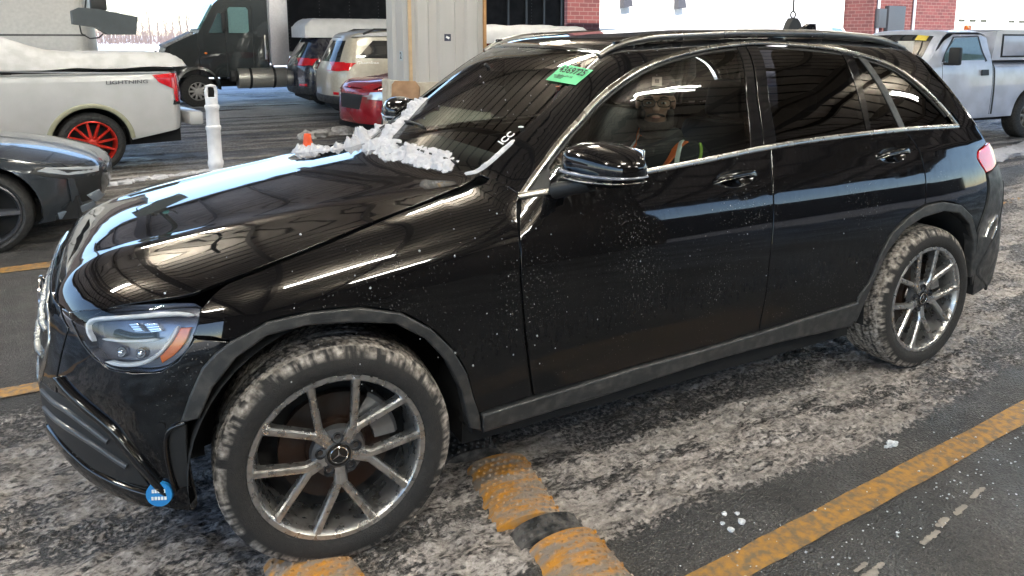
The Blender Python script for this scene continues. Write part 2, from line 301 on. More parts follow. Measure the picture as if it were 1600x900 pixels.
TR = {
'hood_side':[(-0.732,-0.48),(-0.703,-0.565),(-0.63,-0.674),(-0.566,-0.728),(-0.461,-0.804),(-0.368,-0.849),(-0.299,-0.831),(-0.193,-0.82),(-0.001,-0.788),(0.222,-0.724),(0.418,-0.68),(0.586,-0.639)],
'headlight':[(-0.061,0.838),(0.001,0.854),(0.174,0.887),(0.282,0.896),(0.346,0.896),(0.369,0.887),(0.372,0.85),(0.361,0.795),(0.333,0.753),(0.293,0.727),(0.22,0.721),(0.143,0.725),(0.086,0.747),(0.031,0.776),(-0.016,0.809)],
'fender':[(-0.351,0.881),(-0.293,0.926),(-0.195,0.952),(-0.004,0.995),(0.216,1.044),(0.411,1.08),(0.589,1.113),(0.681,1.172),(0.758,1.169),(0.67,1.08),(0.655,1.062),(0.632,0.984),(0.616,0.842),(0.625,0.686),(0.646,0.53),(0.67,0.395),(0.564,0.39),(0.463,0.384),(0.44,0.452),(0.415,0.544),(0.364,0.639),(0.294,0.722),(0.2,0.79),(0.071,0.831),(-0.065,0.841),(-0.188,0.833),(-0.282,0.795),(-0.332,0.808),(-0.38,0.814),(-0.363,0.848)],
'ftrim':[(0.463,0.384),(0.44,0.452),(0.415,0.544),(0.364,0.639),(0.294,0.722),(0.2,0.79),(0.071,0.831),(-0.065,0.841),(-0.188,0.833),(-0.282,0.795),(-0.323,0.767),(-0.36,0.728),(-0.396,0.651),(-0.423,0.576),(-0.375,0.585),(-0.337,0.669),(-0.273,0.747),(-0.191,0.796),(-0.086,0.806),(0.035,0.793),(0.178,0.762),(0.274,0.693),(0.344,0.603),(0.396,0.487),(0.427,0.344),(0.476,0.317)],
'fdoor':[(0.667,1.073),(0.771,1.086),(1.182,1.116),(1.473,1.135),(1.845,1.16),(1.809,0.998),(1.772,0.848),(1.763,0.689),(1.758,0.521),(1.744,0.411),(1.455,0.404),(1.106,0.401),(0.852,0.393),(0.676,0.394),(0.651,0.529),(0.63,0.685),(0.621,0.841),(0.636,0.983)],
'rdoor':[(1.86,1.159),(2.219,1.176),(2.659,1.183),(2.725,1.182),(2.783,1.117),(2.801,1.052),(2.772,0.931),(2.753,0.847),(2.654,0.809),(2.535,0.745),(2.459,0.644),(2.406,0.53),(2.36,0.444),(2.153,0.434),(1.758,0.411),(1.773,0.518),(1.778,0.686),(1.786,0.846),(1.823,0.997)],
'sill':[(0.473,0.382),(0.565,0.385),(0.852,0.39),(1.106,0.398),(1.455,0.401),(1.726,0.409),(2.153,0.431),(2.352,0.443),(2.331,0.329),(1.871,0.342),(1.467,0.341),(1.0,0.32),(0.593,0.315),(0.476,0.312)],
'rtrim':[(2.346,0.468),(2.406,0.53),(2.459,0.644),(2.535,0.745),(2.654,0.809),(2.782,0.847),(2.91,0.848),(3.054,0.817),(3.158,0.75),(3.226,0.642),(3.228,0.574),(3.258,0.421),(3.214,0.418),(3.189,0.614),(3.136,0.71),(3.039,0.778),(2.91,0.802),(2.749,0.79),(2.625,0.752),(2.518,0.666),(2.449,0.554),(2.395,0.438),(2.355,0.334),(2.324,0.356)],
'quarter_known':[(2.735,1.185),(2.903,1.184),(3.157,1.178),(3.188,1.188),(2.772,0.839),(2.782,0.847),(2.91,0.848),(3.054,0.817),(3.158,0.75),(2.781,0.93),(2.81,1.051),(2.793,1.117)],
'tail':[(3.325,1.079),(3.404,1.06),(3.393,1.004),(3.344,0.945),(3.299,0.987),(3.282,1.036)],
'fglass':[(0.734,1.115),(0.838,1.209),(0.954,1.302),(1.036,1.357),(1.129,1.41),(1.222,1.452),(1.33,1.488),(1.48,1.523),(1.655,1.551),(1.848,1.571),(1.748,1.382),(1.69,1.186),(1.481,1.168),(1.189,1.147),(0.961,1.126)],
'rglass':[(2.028,1.573),(2.235,1.564),(2.525,1.536),(2.473,1.386),(2.442,1.218),(2.23,1.208),(1.905,1.198),(1.941,1.376)],
'r2glass':[(2.59,1.529),(2.626,1.526),(2.701,1.221),(2.462,1.214),(2.513,1.385)],
'qglass':[(2.649,1.51),(2.75,1.479),(2.855,1.431),(2.947,1.359),(3.03,1.276),(3.113,1.202),(2.917,1.21),(2.73,1.214)],
'chrome':[(0.67,1.08),(0.787,1.183),(0.885,1.264),(0.964,1.321),(1.032,1.37),(1.115,1.421),(1.219,1.471),(1.329,1.51),(1.483,1.545),(1.679,1.575),(1.878,1.593),(1.968,1.598),(2.078,1.598),(2.269,1.589),(2.462,1.571),(2.638,1.54),(2.777,1.506),(2.888,1.458),(2.991,1.385),(3.088,1.289),(3.163,1.187)],
'belt':[(3.159,1.181),(2.906,1.19),(2.662,1.192),(2.222,1.184),(1.829,1.169),(1.475,1.142),(1.183,1.123),(0.772,1.092),(0.668,1.077)],
'wleft':[(0.598,-0.628),(0.701,-0.629),(0.822,-0.626),(0.973,-0.603),(1.105,-0.577),(1.231,-0.545)],
'whead':[(1.231,-0.545),(1.202,-0.474),(1.16,-0.292),(1.122,-0.08)],
'grille':[(-0.495,0.839),(-0.563,0.812),(-0.62,0.773),(-0.645,0.734),(-0.665,0.655)],
'bumperlow':[(-0.081,0.603),(-0.092,0.544),(-0.078,0.465),(-0.04,0.41),(0.046,0.364),(0.147,0.346),(0.234,0.329),(0.288,0.308),(0.339,0.293)],
'intake':[(-0.075,0.593),(-0.021,0.597),(0.062,0.579),(0.154,0.546),(0.202,0.479),(0.239,0.387),(0.154,0.393),(0.054,0.407),(-0.01,0.438),(-0.039,0.49)],
'pocket':[(0.312,0.552),(0.339,0.572),(0.38,0.583),(0.36,0.5),(0.344,0.368),(0.309,0.373),(0.299,0.469),(0.298,0.523)],
'bumpside':[(0.369,0.811),(0.457,0.792),(0.426,0.767),(0.395,0.728),(0.364,0.651),(0.34,0.576)],
'splitter':[(-0.093,0.54),(-0.041,0.477),(0.015,0.443),(0.113,0.411),(0.192,0.377),(0.238,0.354)],
'handleF':[(1.502,1.08),(1.634,1.108),(1.749,1.079),(1.729,1.035),(1.61,1.021)],
'handleR':[(2.491,1.103),(2.612,1.123),(2.716,1.093),(2.696,1.065),(2.587,1.056)],
'mirrorbase':[(0.742,1.125),(0.894,1.181)],
'hoodfront':[(-0.48,0.844),(-0.314,0.857),(-0.203,0.858)],
'circle':[(0.267,0.363),(0.234,0.375),(0.301,0.354),(0.27,0.397),(0.261,0.326)],
'sensor':[(0.289,0.569)],
'band':[(1.381,0.956),(2.759,0.938)],
'rail':[(1.282,0.71),(1.416,0.79),(1.736,0.916),(2.07,0.909),(2.47,0.886),(2.738,0.765),(3.018,0.73)],
'drl_top':[(0.026,0.821),(0.037,0.835),(0.091,0.85),(0.213,0.868),(0.31,0.875),(0.358,0.869)],
'drl_side':[(0.024,0.824),(0.033,0.802),(0.062,0.782)],
'drl_low':[(0.121,0.736),(0.174,0.734),(0.24,0.744),(0.285,0.771),(0.314,0.816),(0.324,0.842)],
'drl_mid':[(0.098,0.794),(0.188,0.799),(0.276,0.807)],
'hl_box1':[(0.168,0.846),(0.199,0.85),(0.23,0.827),(0.198,0.824)],
'hl_box2':[(0.218,0.849),(0.26,0.852),(0.281,0.829),(0.248,0.824)],
'hl_amber':[(0.329,0.837),(0.355,0.837),(0.346,0.799),(0.321,0.764),(0.289,0.741),(0.282,0.762),(0.311,0.795)],
'tail_lamp':[(3.277,1.052),(3.358,1.074),(3.393,1.058),(3.383,1.014),(3.339,0.971),(3.312,0.955),(3.281,0.992),(3.262,1.022)],
'hoodsilver':[(-0.733,-0.473),(-0.757,-0.33),(-0.746,-0.097)],
'slat1':[(-0.022,0.589),(0.087,0.578),(0.168,0.525)],
'slat2':[(-0.002,0.558),(0.105,0.534),(0.202,0.475)],
'slat3':[(-0.027,0.482),(0.097,0.471),(0.223,0.424)],
'dtrim':[(-0.039,0.652),(0.041,0.619),(0.155,0.557),(0.212,0.487),(0.264,0.409),(0.294,0.375)],
'cutBtrim':[(1.887,1.563),(1.847,1.168)],
'specks':[(0.16,0.927),(0.487,0.712),(0.35,0.522),(1.115,0.641)],
'foglow':[(-0.045,0.456),(0.063,0.399),(0.239,0.364)],
'door_crease':[(0.228,0.823),(0.49,0.836),(0.613,0.831)],
'wiper':[(0.739,1.228)],
}
# ---------------- panels laid on an implicit body surface
r2 = 2**-.5
DIRS=dict(side=((0,1,0),(1,0,0),(0,0,1),-1.15,-.1),top=((0,0,-1),(1,0,0),(0,1,0),-2.0,-.2),
 fc=((r2,r2,0),(r2,-r2,0),(0,0,1),-1.5,.3),uc=((0,r2,-r2),(1,0,0),(0,r2,r2),-2.0,-.6),
 front=((1,0,0),(0,1,0),(0,0,1),-1.3,.6),rear=((-1,0,0),(0,1,0),(0,0,1),-5.6,-2.4),
 rc=((-r2,r2,0),(r2,r2,0),(0,0,1),-3.6,-1.6))
DIRS={k:tuple(np.array(q,float) for q in v[:3])+v[3:] for k,v in DIRS.items()}
def gradF(Fn, P, e=1e-3):
    g = np.stack([Fn(P+d)-Fn(P-d) for d in np.eye(3)*e], -1)
    return g/(np.linalg.norm(g, axis=-1, keepdims=True)+1e-12)
def marchF(Fn, O, D, t0, t1, n=90):
    N = len(O); D = np.broadcast_to(D, O.shape); prev = np.full(N,t0,float); done = np.zeros(N,bool); lo = np.full(N,np.nan); hi = np.full(N,np.nan)
    for t in np.linspace(t0, t1, n):
        f = Fn(O+D*t); hit = (f<0)&~done; lo[hit] = prev[hit]; hi[hit] = t; done |= hit; prev[~done] = t
        if done.all(): break
    for _ in range(18):
        m = (lo+hi)/2; ins = Fn(O+D*m[:,None])<0; hi = np.where(ins,m,hi); lo = np.where(ins,lo,m)
    return O+D*((lo+hi)/2)[:,None]
def resample(poly, h, closed=True):
    out = []; n = len(poly)
    for i in range(n if closed else n-1):
        a, b = np.array(poly[i],float), np.array(poly[(i+1)%n],float); k = max(1,int(math.ceil(np.linalg.norm(b-a)/h)))
        for j in range(k): out.append(a+(b-a)*j/k)
    if not closed: out.append(np.array(poly[-1],float))
    return np.array(out)
def curve(poly, closed=True, k=6):
    "Catmull-Rom through the points, keeping sharp corners (turn over 50 degrees)"
    P = [np.array(p,float) for p in poly]; n = len(P); out = []
    def sharp(i):
        if not closed and (i==0 or i==n-1): return True
        a = P[i]-P[i-1]; b = P[(i+1)%n]-P[i]; c = a@b/(np.linalg.norm(a)*np.linalg.norm(b)+1e-9); return c < .6
    for i in range(n if closed else n-1):
        p1, p2 = P[i], P[(i+1)%n]
        m1 = (p2-p1) if sharp(i) else (p2-P[i-1])/2
        m2 = (p2-p1) if sharp((i+1)%n) else (P[(i+2)%n]-p1)/2
        L = np.linalg.norm(p2-p1)
        m1 = m1/(np.linalg.norm(m1)+1e-9)*L; m2 = m2/(np.linalg.norm(m2)+1e-9)*L
        for j in range(k):
            t = j/k; out.append((2*t**3-3*t*t+1)*p1+(t**3-2*t*t+t)*m1+(-2*t**3+3*t*t)*p2+(t**3-t*t)*m2)
    if not closed: out.append(P[-1])
    return np.array(out)
def area(P): x,y = P[:,0],P[:,1]; return .5*np.sum(x*np.roll(y,-1)-y*np.roll(x,-1))
def inset(P, d):
    if area(P)<0: P = P[::-1]
    e = np.roll(P,-1,0)-P; e /= np.linalg.norm(e,axis=1,keepdims=True)+1e-12; nr = np.stack([-e[:,1],e[:,0]],1)
    m = nr+np.roll(nr,1,0); l = np.linalg.norm(m,axis=1,keepdims=True); m = m/np.maximum(l,1e-6); c = np.maximum((m*nr).sum(1,keepdims=True),.5)
    return P+m*d/c
def inpoly(Q, P):
    x, y = Q[:,0], Q[:,1]; r = np.zeros(len(Q),bool); n = len(P)
    for i in range(n):
        a, b = P[i], P[(i+1)%n]; c = (a[1]>y)!=(b[1]>y)
        with np.errstate(all='ignore'): xi = a[0]+(y-a[1])*(b[0]-a[0])/(b[1]-a[1])
        r ^= c&(x<xi)
    return r
def edgedist(Q, P):
    d = np.full(len(Q),9.)
    for i in range(len(P)):
        a = P[i]; b = P[(i+1)%len(P)]; ab = b-a; t = np.clip(((Q-a)@ab)/(ab@ab+1e-12),0,1); d = np.minimum(d,np.linalg.norm(Q-a-t[:,None]*ab,axis=1))
    return d
def panel_data(Fn, poly, dirn, off=0., gap=.002, h=.03, depth=.012, roll=.0025, cv=True, sharp=False):
    d, e1, e2, t0, t1 = DIRS[dirn]
    P = curve(poly) if cv else np.array(poly,float)
    keep = [0]
    for i in range(1,len(P)):
        if np.linalg.norm(P[i]-P[keep[-1]])>.004: keep.append(i)
    P = resample(P[keep], h*.8)
    if area(P)<0: P = P[::-1]
    P0 = inset(P, gap) if gap else P
    P1 = inset(P0, roll)
    mn, mx = P1.min(0), P1.max(0)
    gx, gy = np.meshgrid(np.arange(mn[0]+h/2,mx[0],h), np.arange(mn[1]+h/2,mx[1],h)); G = np.stack([gx.ravel(),gy.ravel()],1)
    G = G[inpoly(G,P1)]
    if len(G): G = G[edgedist(G,P1)>h*.45]
    n = len(P1); V = [Vector(v) for v in P1.tolist()+G.tolist()]
    vo, eo, fo, ov, oe, of = delaunay_2d_cdt(V, [(i,(i+1)%n) for i in range(n)], [], 1, 1e-6)
    Q = np.array([v[:] for v in vo]); 
    S = marchF(Fn, Q[:,:1]*e1+Q[:,1:]*e2, d, t0, t1)
    bad = np.isnan(S[:,0]); N = gradF(Fn, np.where(bad[:,None],0,S)); T = [f for f in fo if not any(bad[i] for i in f)]
    # map outline verts
    imap = {}
    for k, ors in enumerate(ov):
        for q in ors:
            if q < n: imap[q] = k
    ring = [imap.get(i) for i in range(n)]
    S0 = marchF(Fn, P0[:,:1]*e1+P0[:,1:]*e2, d, t0, t1); b0 = np.isnan(S0[:,0])
    for i in range(n):
        if b0[i] and ring[i] is not None: S0[i] = S[ring[i]]
    N0 = gradF(Fn, np.where(np.isnan(S0),0,S0))
    base = len(S); Vv = list(S+N*off); Nn = list(N)
    outw = []
    for i in range(n):
        r_ = ring[i]
        o_ = S0[i]-(S[r_] if r_ is not None else S0[i]); l = np.linalg.norm(o_); o_ = o_/l if l>1e-7 else np.zeros(3); outw.append(o_)
    outw = np.array(outw); nb = N0*.45+outw*.9; nb /= np.linalg.norm(nb,axis=1,keepdims=True)+1e-9
    Vv += list(S0+N0*(off-roll*.7)); Nn += list(nb)            # rolled edge
    Vv += list(S0+N0*(off-roll*.7)); Nn += list(outw+N0*.01)             # skirt top
    Vv += list(S0+N0*(off-depth)); Nn += list(outw+N0*.01)     # skirt bottom
    Fc = [tuple(f) for f in T]
    for i in range(n):
        j = (i+1)%n
        if ring[i] is None or ring[j] is None or np.isnan(S[ring[i],0]) or np.isnan(S[ring[j],0]): continue
        Fc.append((ring[i],base+i,base+j)); Fc.append((ring[i],base+j,ring[j]))
        Fc.append((base+n+i,base+2*n+i,base+2*n+j,base+n+j))
    Vv = np.nan_to_num(np.array(Vv)); Nn = np.nan_to_num(np.array(Nn)); Nn /= np.linalg.norm(Nn,axis=1,keepdims=True)+1e-9
    # orient faces by normals
    out = []
    for f in Fc:
        a, b, c = Vv[f[0]], Vv[f[1]], Vv[f[2]]; g = np.cross(b-a,c-a); s = g@(Nn[f[0]]+Nn[f[1]]+Nn[f[2]]); out.append(f if s>=0 else f[::-1])
    return Vv, Nn, out
def panel_mesh(name, data, m, parent, flip=False, label=None):
    V, N, Fc = data
    if flip: V = V*[1,-1,1]; N = N*[1,-1,1]; Fc = [f[::-1] for f in Fc]
    me = bpy.data.meshes.new(name); me.from_pydata(V.tolist(), [], Fc); me.update()
    me.polygons.foreach_set('use_smooth',[True]*len(me.polygons))
    me.normals_split_custom_set_from_vertices([tuple(x) for x in N])
    return link(name, me, m, parent, label)
def panel(Fn, name, poly, dirn, m, parent, both=True, label=None, **kw):
    d = panel_data(Fn, poly, dirn, **kw); a = panel_mesh(name, d, m, parent, label=label)
    b = panel_mesh(name, d, m, parent if not isinstance(both, bpy.types.Object) else both, True, label=label) if both else None
    return a, b
def on_surface(Fn, pts, dirn, h=.03, closed=False, cv=True):
    d, e1, e2, t0, t1 = DIRS[dirn]; P = curve(pts, closed) if cv else np.array(pts,float); P = resample(P,h,closed)
    S = marchF(Fn, P[:,:1]*e1+P[:,1:]*e2, d, t0, t1); S = S[~np.isnan(S[:,0])]; return S, gradF(Fn,S)
def ribbon_mb(mb, S, N, wid, hgt, off=0., seg=6, taper=0, flip=False):
    "half-round strip along points S on surface normals N"
    n = len(S); T = np.gradient(S,axis=0); T /= np.linalg.norm(T,axis=1,keepdims=True)+1e-9; B = np.cross(N,T); B /= np.linalg.norm(B,axis=1,keepdims=True)
    w_ = wid if hasattr(wid,'__len__') else np.full(n,wid); rings = []
    for i in range(n):
        k = 1.
        if taper: k = min(1, min(i,n-1-i)/taper*.8+.2)
        rr = []
        for j in range(seg+1):
            a = math.pi*j/seg; sgn = math.copysign(abs(math.cos(a))**.6, math.cos(a))
            p = S[i]+B[i]*sgn*w_[i]/2*k+N[i]*(off+hgt*math.sin(a)**.6 if 0<j<seg else off-.004)
            if flip: p = p*[1,-1,1]
            rr.append(mb.bm.verts.new(p))
        rings.append(rr)
    for a, b in zip(rings, rings[1:]):
        for j in range(seg): mb.bm.faces.new((a[j],b[j],b[j+1],a[j+1]))
    mb.bm.faces.new(rings[0]); mb.bm.faces.new(rings[-1][::-1])
    return mb
def ribbon(Fn, name, pts, dirn, wid, hgt, m, parent, both=False, off=0., h=.03, taper=0, label=None):
    S, N = on_surface(Fn, pts, dirn, h); r = []
    for fl in ([False,True] if both else [False]):
        mb = MB(); ribbon_mb(mb,S,N,wid,hgt,off,taper=taper,flip=fl); r.append(mb.build(name,m,parent if not (fl and isinstance(both,bpy.types.Object)) else both,sm=R(60),label=label))
    return r
def text_mesh(name, txt, size, m, parent, M, ext=.0015, font_scale=(1,1), align='CENTER', bold=0.):
    cu = bpy.data.curves.new(name,'FONT'); cu.body = txt; cu.size = size; cu.extrude = ext; cu.align_x = align; cu.align_y = 'CENTER'; cu.offset = bold; cu.resolution_u = 3
    to = bpy.data.objects.new(name, cu); COL.objects.link(to); bpy.context.view_layer.update()
    me = bpy.data.meshes.new_from_object(to.evaluated_get(bpy.context.evaluated_depsgraph_get())); bpy.data.objects.remove(to)
    me.transform(M @ Matrix.Diagonal((font_scale[0],font_scale[1],1,1))); me.materials.clear(); me.name = name
    return link(name, me, m, parent)
def frame(o, xd, yd):
    x = Vector(xd).normalized(); z = x.cross(Vector(yd)).normalized(); y = z.cross(x)
    return Matrix(((x.x,y.x,z.x,o[0]),(x.y,y.y,z.y,o[1]),(x.z,y.z,z.z,o[2]),(0,0,0,1)))
# ================= ground
def slush_mask(x, y, n1, n2):
    e1 = 1/(1+np.exp(-(y+1.22+.30*(n1-.5)-.03*(x-1))/.025))          # camera-side edge of the slush lane
    e2 = 1/(1+np.exp((y-.80+.5*(n1-.5)-.25*np.clip(x-4,0,3))/.05))
    lane = e1*e2
    far = 1/(1+np.exp(-(y-3.45+.6*(n1-.5))/.10))
    right = 1/(1+np.exp(-(x-8.5+2*(n1-.5))/.5))*(y>.5)
    return np.clip(lane+far+right*.7,0,1)
def ground_mesh():
    def ax(segs):
        out = []
        for a, b, s in segs: out += list(np.arange(a, b, s))
        return np.array(out)
    xs = ax([(-300,-60,40),(-60,-12,4),(-12,-3,.12),(-3,5.2,.017),(5.2,14,.05),(14,30,.3),(30,80,4),(80,401,40)])
    ys = ax([(-80,-10,10),(-10,-2.3,.25),(-2.3,1.3,.016),(1.3,9,.04),(9,22,.14),(22,60,2),(60,601,30)])
    X, Y = np.meshgrid(xs, ys); x, y = X.ravel(), Y.ravel(); Z0 = np.zeros_like(x)
    n1 = fbm(np.stack([x*.9,y*2.2,Z0],1),3); n2 = fbm(np.stack([x*7,y*9,Z0+3],1),4)
    m = slush_mask(x,y,n1,n2)
    fine = fbm(np.stack([x*22,y*34,Z0+7],1),3)
    blot = fbm(np.stack([x*1.6,y*4.5,Z0+11],1),3)
    rut = fbm(np.stack([x*.35,y*5.5,Z0+5],1),3)
    lane = (y<2)
    h = np.where(lane, m*(.004+.030*np.clip(n2-.38,0,1)+.034*(fine-.5)+.018*(blot-.5)), m*(.01+.075*np.clip(rut-.4,0,1)+.02*(n2-.5)))
    # worn thin beneath the car's middle and behind the front wheel
    h = np.maximum(h, 0)
    thin = np.clip((blot-.42)*7,0,1)
    mm = np.where(lane, m*(.50+.5*thin), m*np.clip(.35+(rut-.42)*5,0,1))
    far_ = np.clip((y-16)/6,0,1); mm = np.maximum(mm, far_)
    me = bpy.data.meshes.new('ground'); nx, ny = len(xs), len(ys); me.vertices.add(nx*ny)
    me.vertices.foreach_set('co', np.stack([x,y,h-.0],1).ravel().astype(np.float32))
    i = np.arange((nx-1)*(ny-1)); r, c = i//(nx-1), i%(nx-1); a = r*nx+c
    q = np.stack([a,a+1,a+nx+1,a+nx],1).astype(np.int32); me.loops.add(q.size); me.polygons.add(len(q))
    me.loops.foreach_set('vertex_index', q.ravel()); me.polygons.foreach_set('loop_start', np.arange(len(q),dtype=np.int32)*4)
    me.polygons.foreach_set('use_smooth', [True]*len(q)); me.update(calc_edges=True)
    for nm, v in (('slush',mm),('far',np.clip((y-8)/7,0,1))):
        at = me.attributes.new(nm,'FLOAT','POINT'); at.data.foreach_set('value', v.astype(np.float32))
    return me
def ground_mat():
    m = bpy.data.materials.new('wet_asphalt_and_slush'); m.use_nodes = True; t = m.node_tree; b = t.nodes['Principled BSDF']; L = t.links.new; N_ = t.nodes.new
    tc = N_('ShaderNodeTexCoord')
    def noise(sc, det=6, st=(1,1,1), rg=.6):
        mp = N_('ShaderNodeMapping'); mp.inputs['Scale'].default_value = st; L(tc.outputs['Object'], mp.inputs[0]); n = N_('ShaderNodeTexNoise'); n.inputs['Scale'].default_value = sc; n.inputs['Detail'].default_value = det; n.inputs['Roughness'].default_value = rg; L(mp.outputs[0], n.inputs[0]); return n.outputs[0]
    def ramp(src, stops):
        r = N_('ShaderNodeValToRGB'); L(src, r.inputs[0]); e = r.color_ramp.elements
        while len(e) < len(stops): e.new(.5)
        for q, (p, c) in zip(e, stops): q.position = p; q.color = (*c,1)
        return r.outputs[0]
    def mix(f, a, b_): x = N_('ShaderNodeMix'); x.data_type = 'RGBA'; L(f, x.inputs[0]) if not isinstance(f,float) else None; L(a, x.inputs[6]); L(b_, x.inputs[7]); return x.outputs[2]
    def mr(s, a, b_, c=0., d=1.): q = N_('ShaderNodeMapRange'); L(s, q.inputs[0]); q.inputs[1].default_value=a; q.inputs[2].default_value=b_; q.inputs[3].default_value=c; q.inputs[4].default_value=d; return q.outputs[0]
    def math_(op, a, b_): q = N_('ShaderNodeMath'); q.operation = op; L(a, q.inputs[0]); (L(b_, q.inputs[1]) if not isinstance(b_,float) else setattr(q.inputs[1],'default_value',b_)); return q.outputs[0]
    vo = N_('ShaderNodeTexVoronoi'); vo.inputs['Scale'].default_value = 130; L(tc.outputs['Object'], vo.inputs[0])
    asph = ramp(vo.outputs['Color'], [(.0,(.042,.039,.039)),(.55,(.088,.082,.080)),(.9,(.135,.125,.12)),(1,(.30,.28,.27))])
    asph = mix(mr(noise(2.2,5),.4,.62), asph, ramp(noise(40,4),[(.3,(.030,.029,.029)),(.7,(.075,.070,.066))]))
    sn = ramp(noise(38,8,(1,1.4,1),.72), [(.38,(.012,.011,.012)),(.43,(.10,.09,.085)),(.50,(.33,.30,.28)),(.62,(.47,.44,.42)),(.75,(.66,.65,.66))])
    sn2 = ramp(noise(9,6,(.6,1.8,1)), [(.35,(.16,.148,.14)),(.6,(.34,.315,.295)),(.75,(.46,.435,.42))])
    wv = N_('ShaderNodeTexNoise'); wv.inputs['Scale'].default_value = 18; wv.inputs['Detail'].default_value = 3; L(tc.outputs['Object'], wv.inputs[0])
    wa = N_('ShaderNodeVectorMath'); wa.operation = 'MULTIPLY_ADD'; L(wv.outputs['Color'], wa.inputs[0]); wa.inputs[1].default_value = (.06,.05,.0); L(tc.outputs['Object'], wa.inputs[2])
    wm = N_('ShaderNodeMapping'); wm.inputs['Scale'].default_value = (1,1.35,1); L(wa.outputs[0], wm.inputs[0])
    ve = N_('ShaderNodeTexVoronoi'); ve.feature = 'DISTANCE_TO_EDGE'; ve.inputs['Scale'].default_value = 48; L(wm.outputs[0], ve.inputs[0])
    vc = N_('ShaderNodeTexVoronoi'); vc.inputs['Scale'].default_value = 48; L(wm.outputs[0], vc.inputs[0])
    pit = math_('ADD', ve.outputs['Distance'], mr(noise(7,5,(.6,1.6,1)),.36,.62,-.16,.22))
    pitm = mr(math_('ADD', noise(58,6,(.6,1.35,1),.68), mr(noise(6,5,(.6,1.7,1)),.36,.62,-.11,.13)),.31,.45)
    sl = mix(mr(noise(3,4,(.5,1.5,1)),.35,.6,.15,.60), sn, sn2)
    tone = N_('ShaderNodeMix'); tone.data_type = 'RGBA'; tone.blend_type = 'MULTIPLY'; tone.inputs[0].default_value = 1; L(sl, tone.inputs[6]); L(ramp(vc.outputs['Color'],[(0,(.72,.70,.70)),(1,(1.25,1.23,1.24))]), tone.inputs[7])
    dk = N_('ShaderNodeRGB'); dk.outputs[0].default_value = (.038,.035,.034,1)
    sl = mix(pitm, dk.outputs[0], tone.outputs[2])
    rut = ramp(noise(2.2,7,(.16,3.0,1),.6), [(.38,(.075,.066,.060)),(.5,(.16,.145,.13)),(.62,(.30,.28,.265)),(.75,(.48,.47,.47))])
    fa = N_('ShaderNodeAttribute'); fa.attribute_name = 'far'; sa = N_('ShaderNodeAttribute'); sa.attribute_name = 'slush'
    sp = N_('ShaderNodeSeparateXYZ'); L(tc.outputs['Object'], sp.inputs[0])
    sl = mix(mr(sp.outputs[1],2.4,3.2), sl, rut)
    white = ramp(noise(1.5,5,(.4,1.6,1)), [(.35,(.42,.43,.46)),(.65,(.68,.70,.74))])
    sl = mix(mr(fa.outputs['Fac'],.35,1.0), sl, white)
    edge = math_('ADD', sa.outputs['Fac'], mr(noise(55,4),.3,.7,-.35,.35)); msk = mr(edge,.38,.58)
    L(mix(msk, asph, sl), b.inputs['Base Color'])
    rg = N_('ShaderNodeMix'); L(msk, rg.inputs[0]); L(mr(noise(1.3,4),.4,.65,.32,.75), rg.inputs[2]); L(mr(noise(30,4),.4,.6,.38,.8), rg.inputs[3]); L(rg.outputs[0], b.inputs['Roughness'])
    bp = N_('ShaderNodeBump'); bp.inputs['Strength'].default_value = 1.; bp.inputs['Distance'].default_value = .018
    hh = N_('ShaderNodeMix'); L(msk, hh.inputs[0]); L(math_('MULTIPLY', vo.outputs['Distance'], .5), hh.inputs[2]); L(math_('ADD', math_('MULTIPLY', pitm, .75), math_('MULTIPLY', noise(60,6), .4)), hh.inputs[3]); L(hh.outputs[0], bp.inputs['Height']); L(bp.outputs[0], b.inputs['Normal'])
    return m
g = link('ground', ground_mesh(), ground_mat()); tag(g, kind='structure')
YEL = mat('yellow_line_paint', (.42,.215,.045), .6, col2=(.17,.125,.085), lo=.38, hi=.64, nscale=34, bump=.3, bscale=160)
def line(pts, wd, z=.0045):
    V = []; Fc = []; pts = resample(pts,.08,False)
    for i, p in enumerate(pts):
        t = pts[min(i+1,len(pts)-1)]-pts[max(i-1,0)]; t /= np.linalg.norm(t); n = np.array([-t[1],t[0]]); j = fbm(np.array([[p[0]*9,p[1]*9,1.]]),2)[0]-.5
        for s in (1,-1): q = p+n*s*(wd/2+.010*j); V.append((q[0],q[1],z))
        if i: Fc.append((2*i-2,2*i,2*i+1,2*i-1))
    o = fromdata('yellow_line', V, Fc, YEL); tag(o, kind='structure')
line([(-.6,-1.60),(.99,-1.525),(2.0,-1.47),(2.9,-1.415),(9,-1.1)], .105)
line([(-9,.90),(0,.93),(8,1.03),(20,1.2)], .11, .006); line([(-9,3.05),(0,3.10),(3,3.12)], .15, .006)
# ================= canopy overhead
CAN = mat('tan_decking', (.68,.58,.50), .55, col2=(.52,.43,.36), lo=.4, hi=.7, nscale=3); STEEL = mat('painted_steel', (.16,.13,.11), .6)
can = thing('canopy', 'flat metal canopy with ribbed tan decking over the inspection lane', 'canopy', (0,0,0))
CX0, CX1, CY0, CY1, CZ = -8.5, 19., -12., 18., 5.2
prof = []; y = CY0; p_ = .30
while y < CY1: prof += [(y,CZ),(y+.37,CZ),(y+.39,CZ+.09),(y+.43,CZ+.09)]; y += .45
mb = MB(); 
ra = [mb.bm.verts.new((CX0,a,b)) for a,b in prof]; rb = [mb.bm.verts.new((CX1,a,b)) for a,b in prof]
for i in range(len(prof)-1): mb.bm.faces.new((ra[i],ra[i+1],rb[i+1],rb[i]))
mb.build('decking', CAN, can, sm=None)
t_ = CAN.node_tree; b_ = t_.nodes['Principled BSDF']; src = b_.inputs['Base Color'].links[0].from_socket
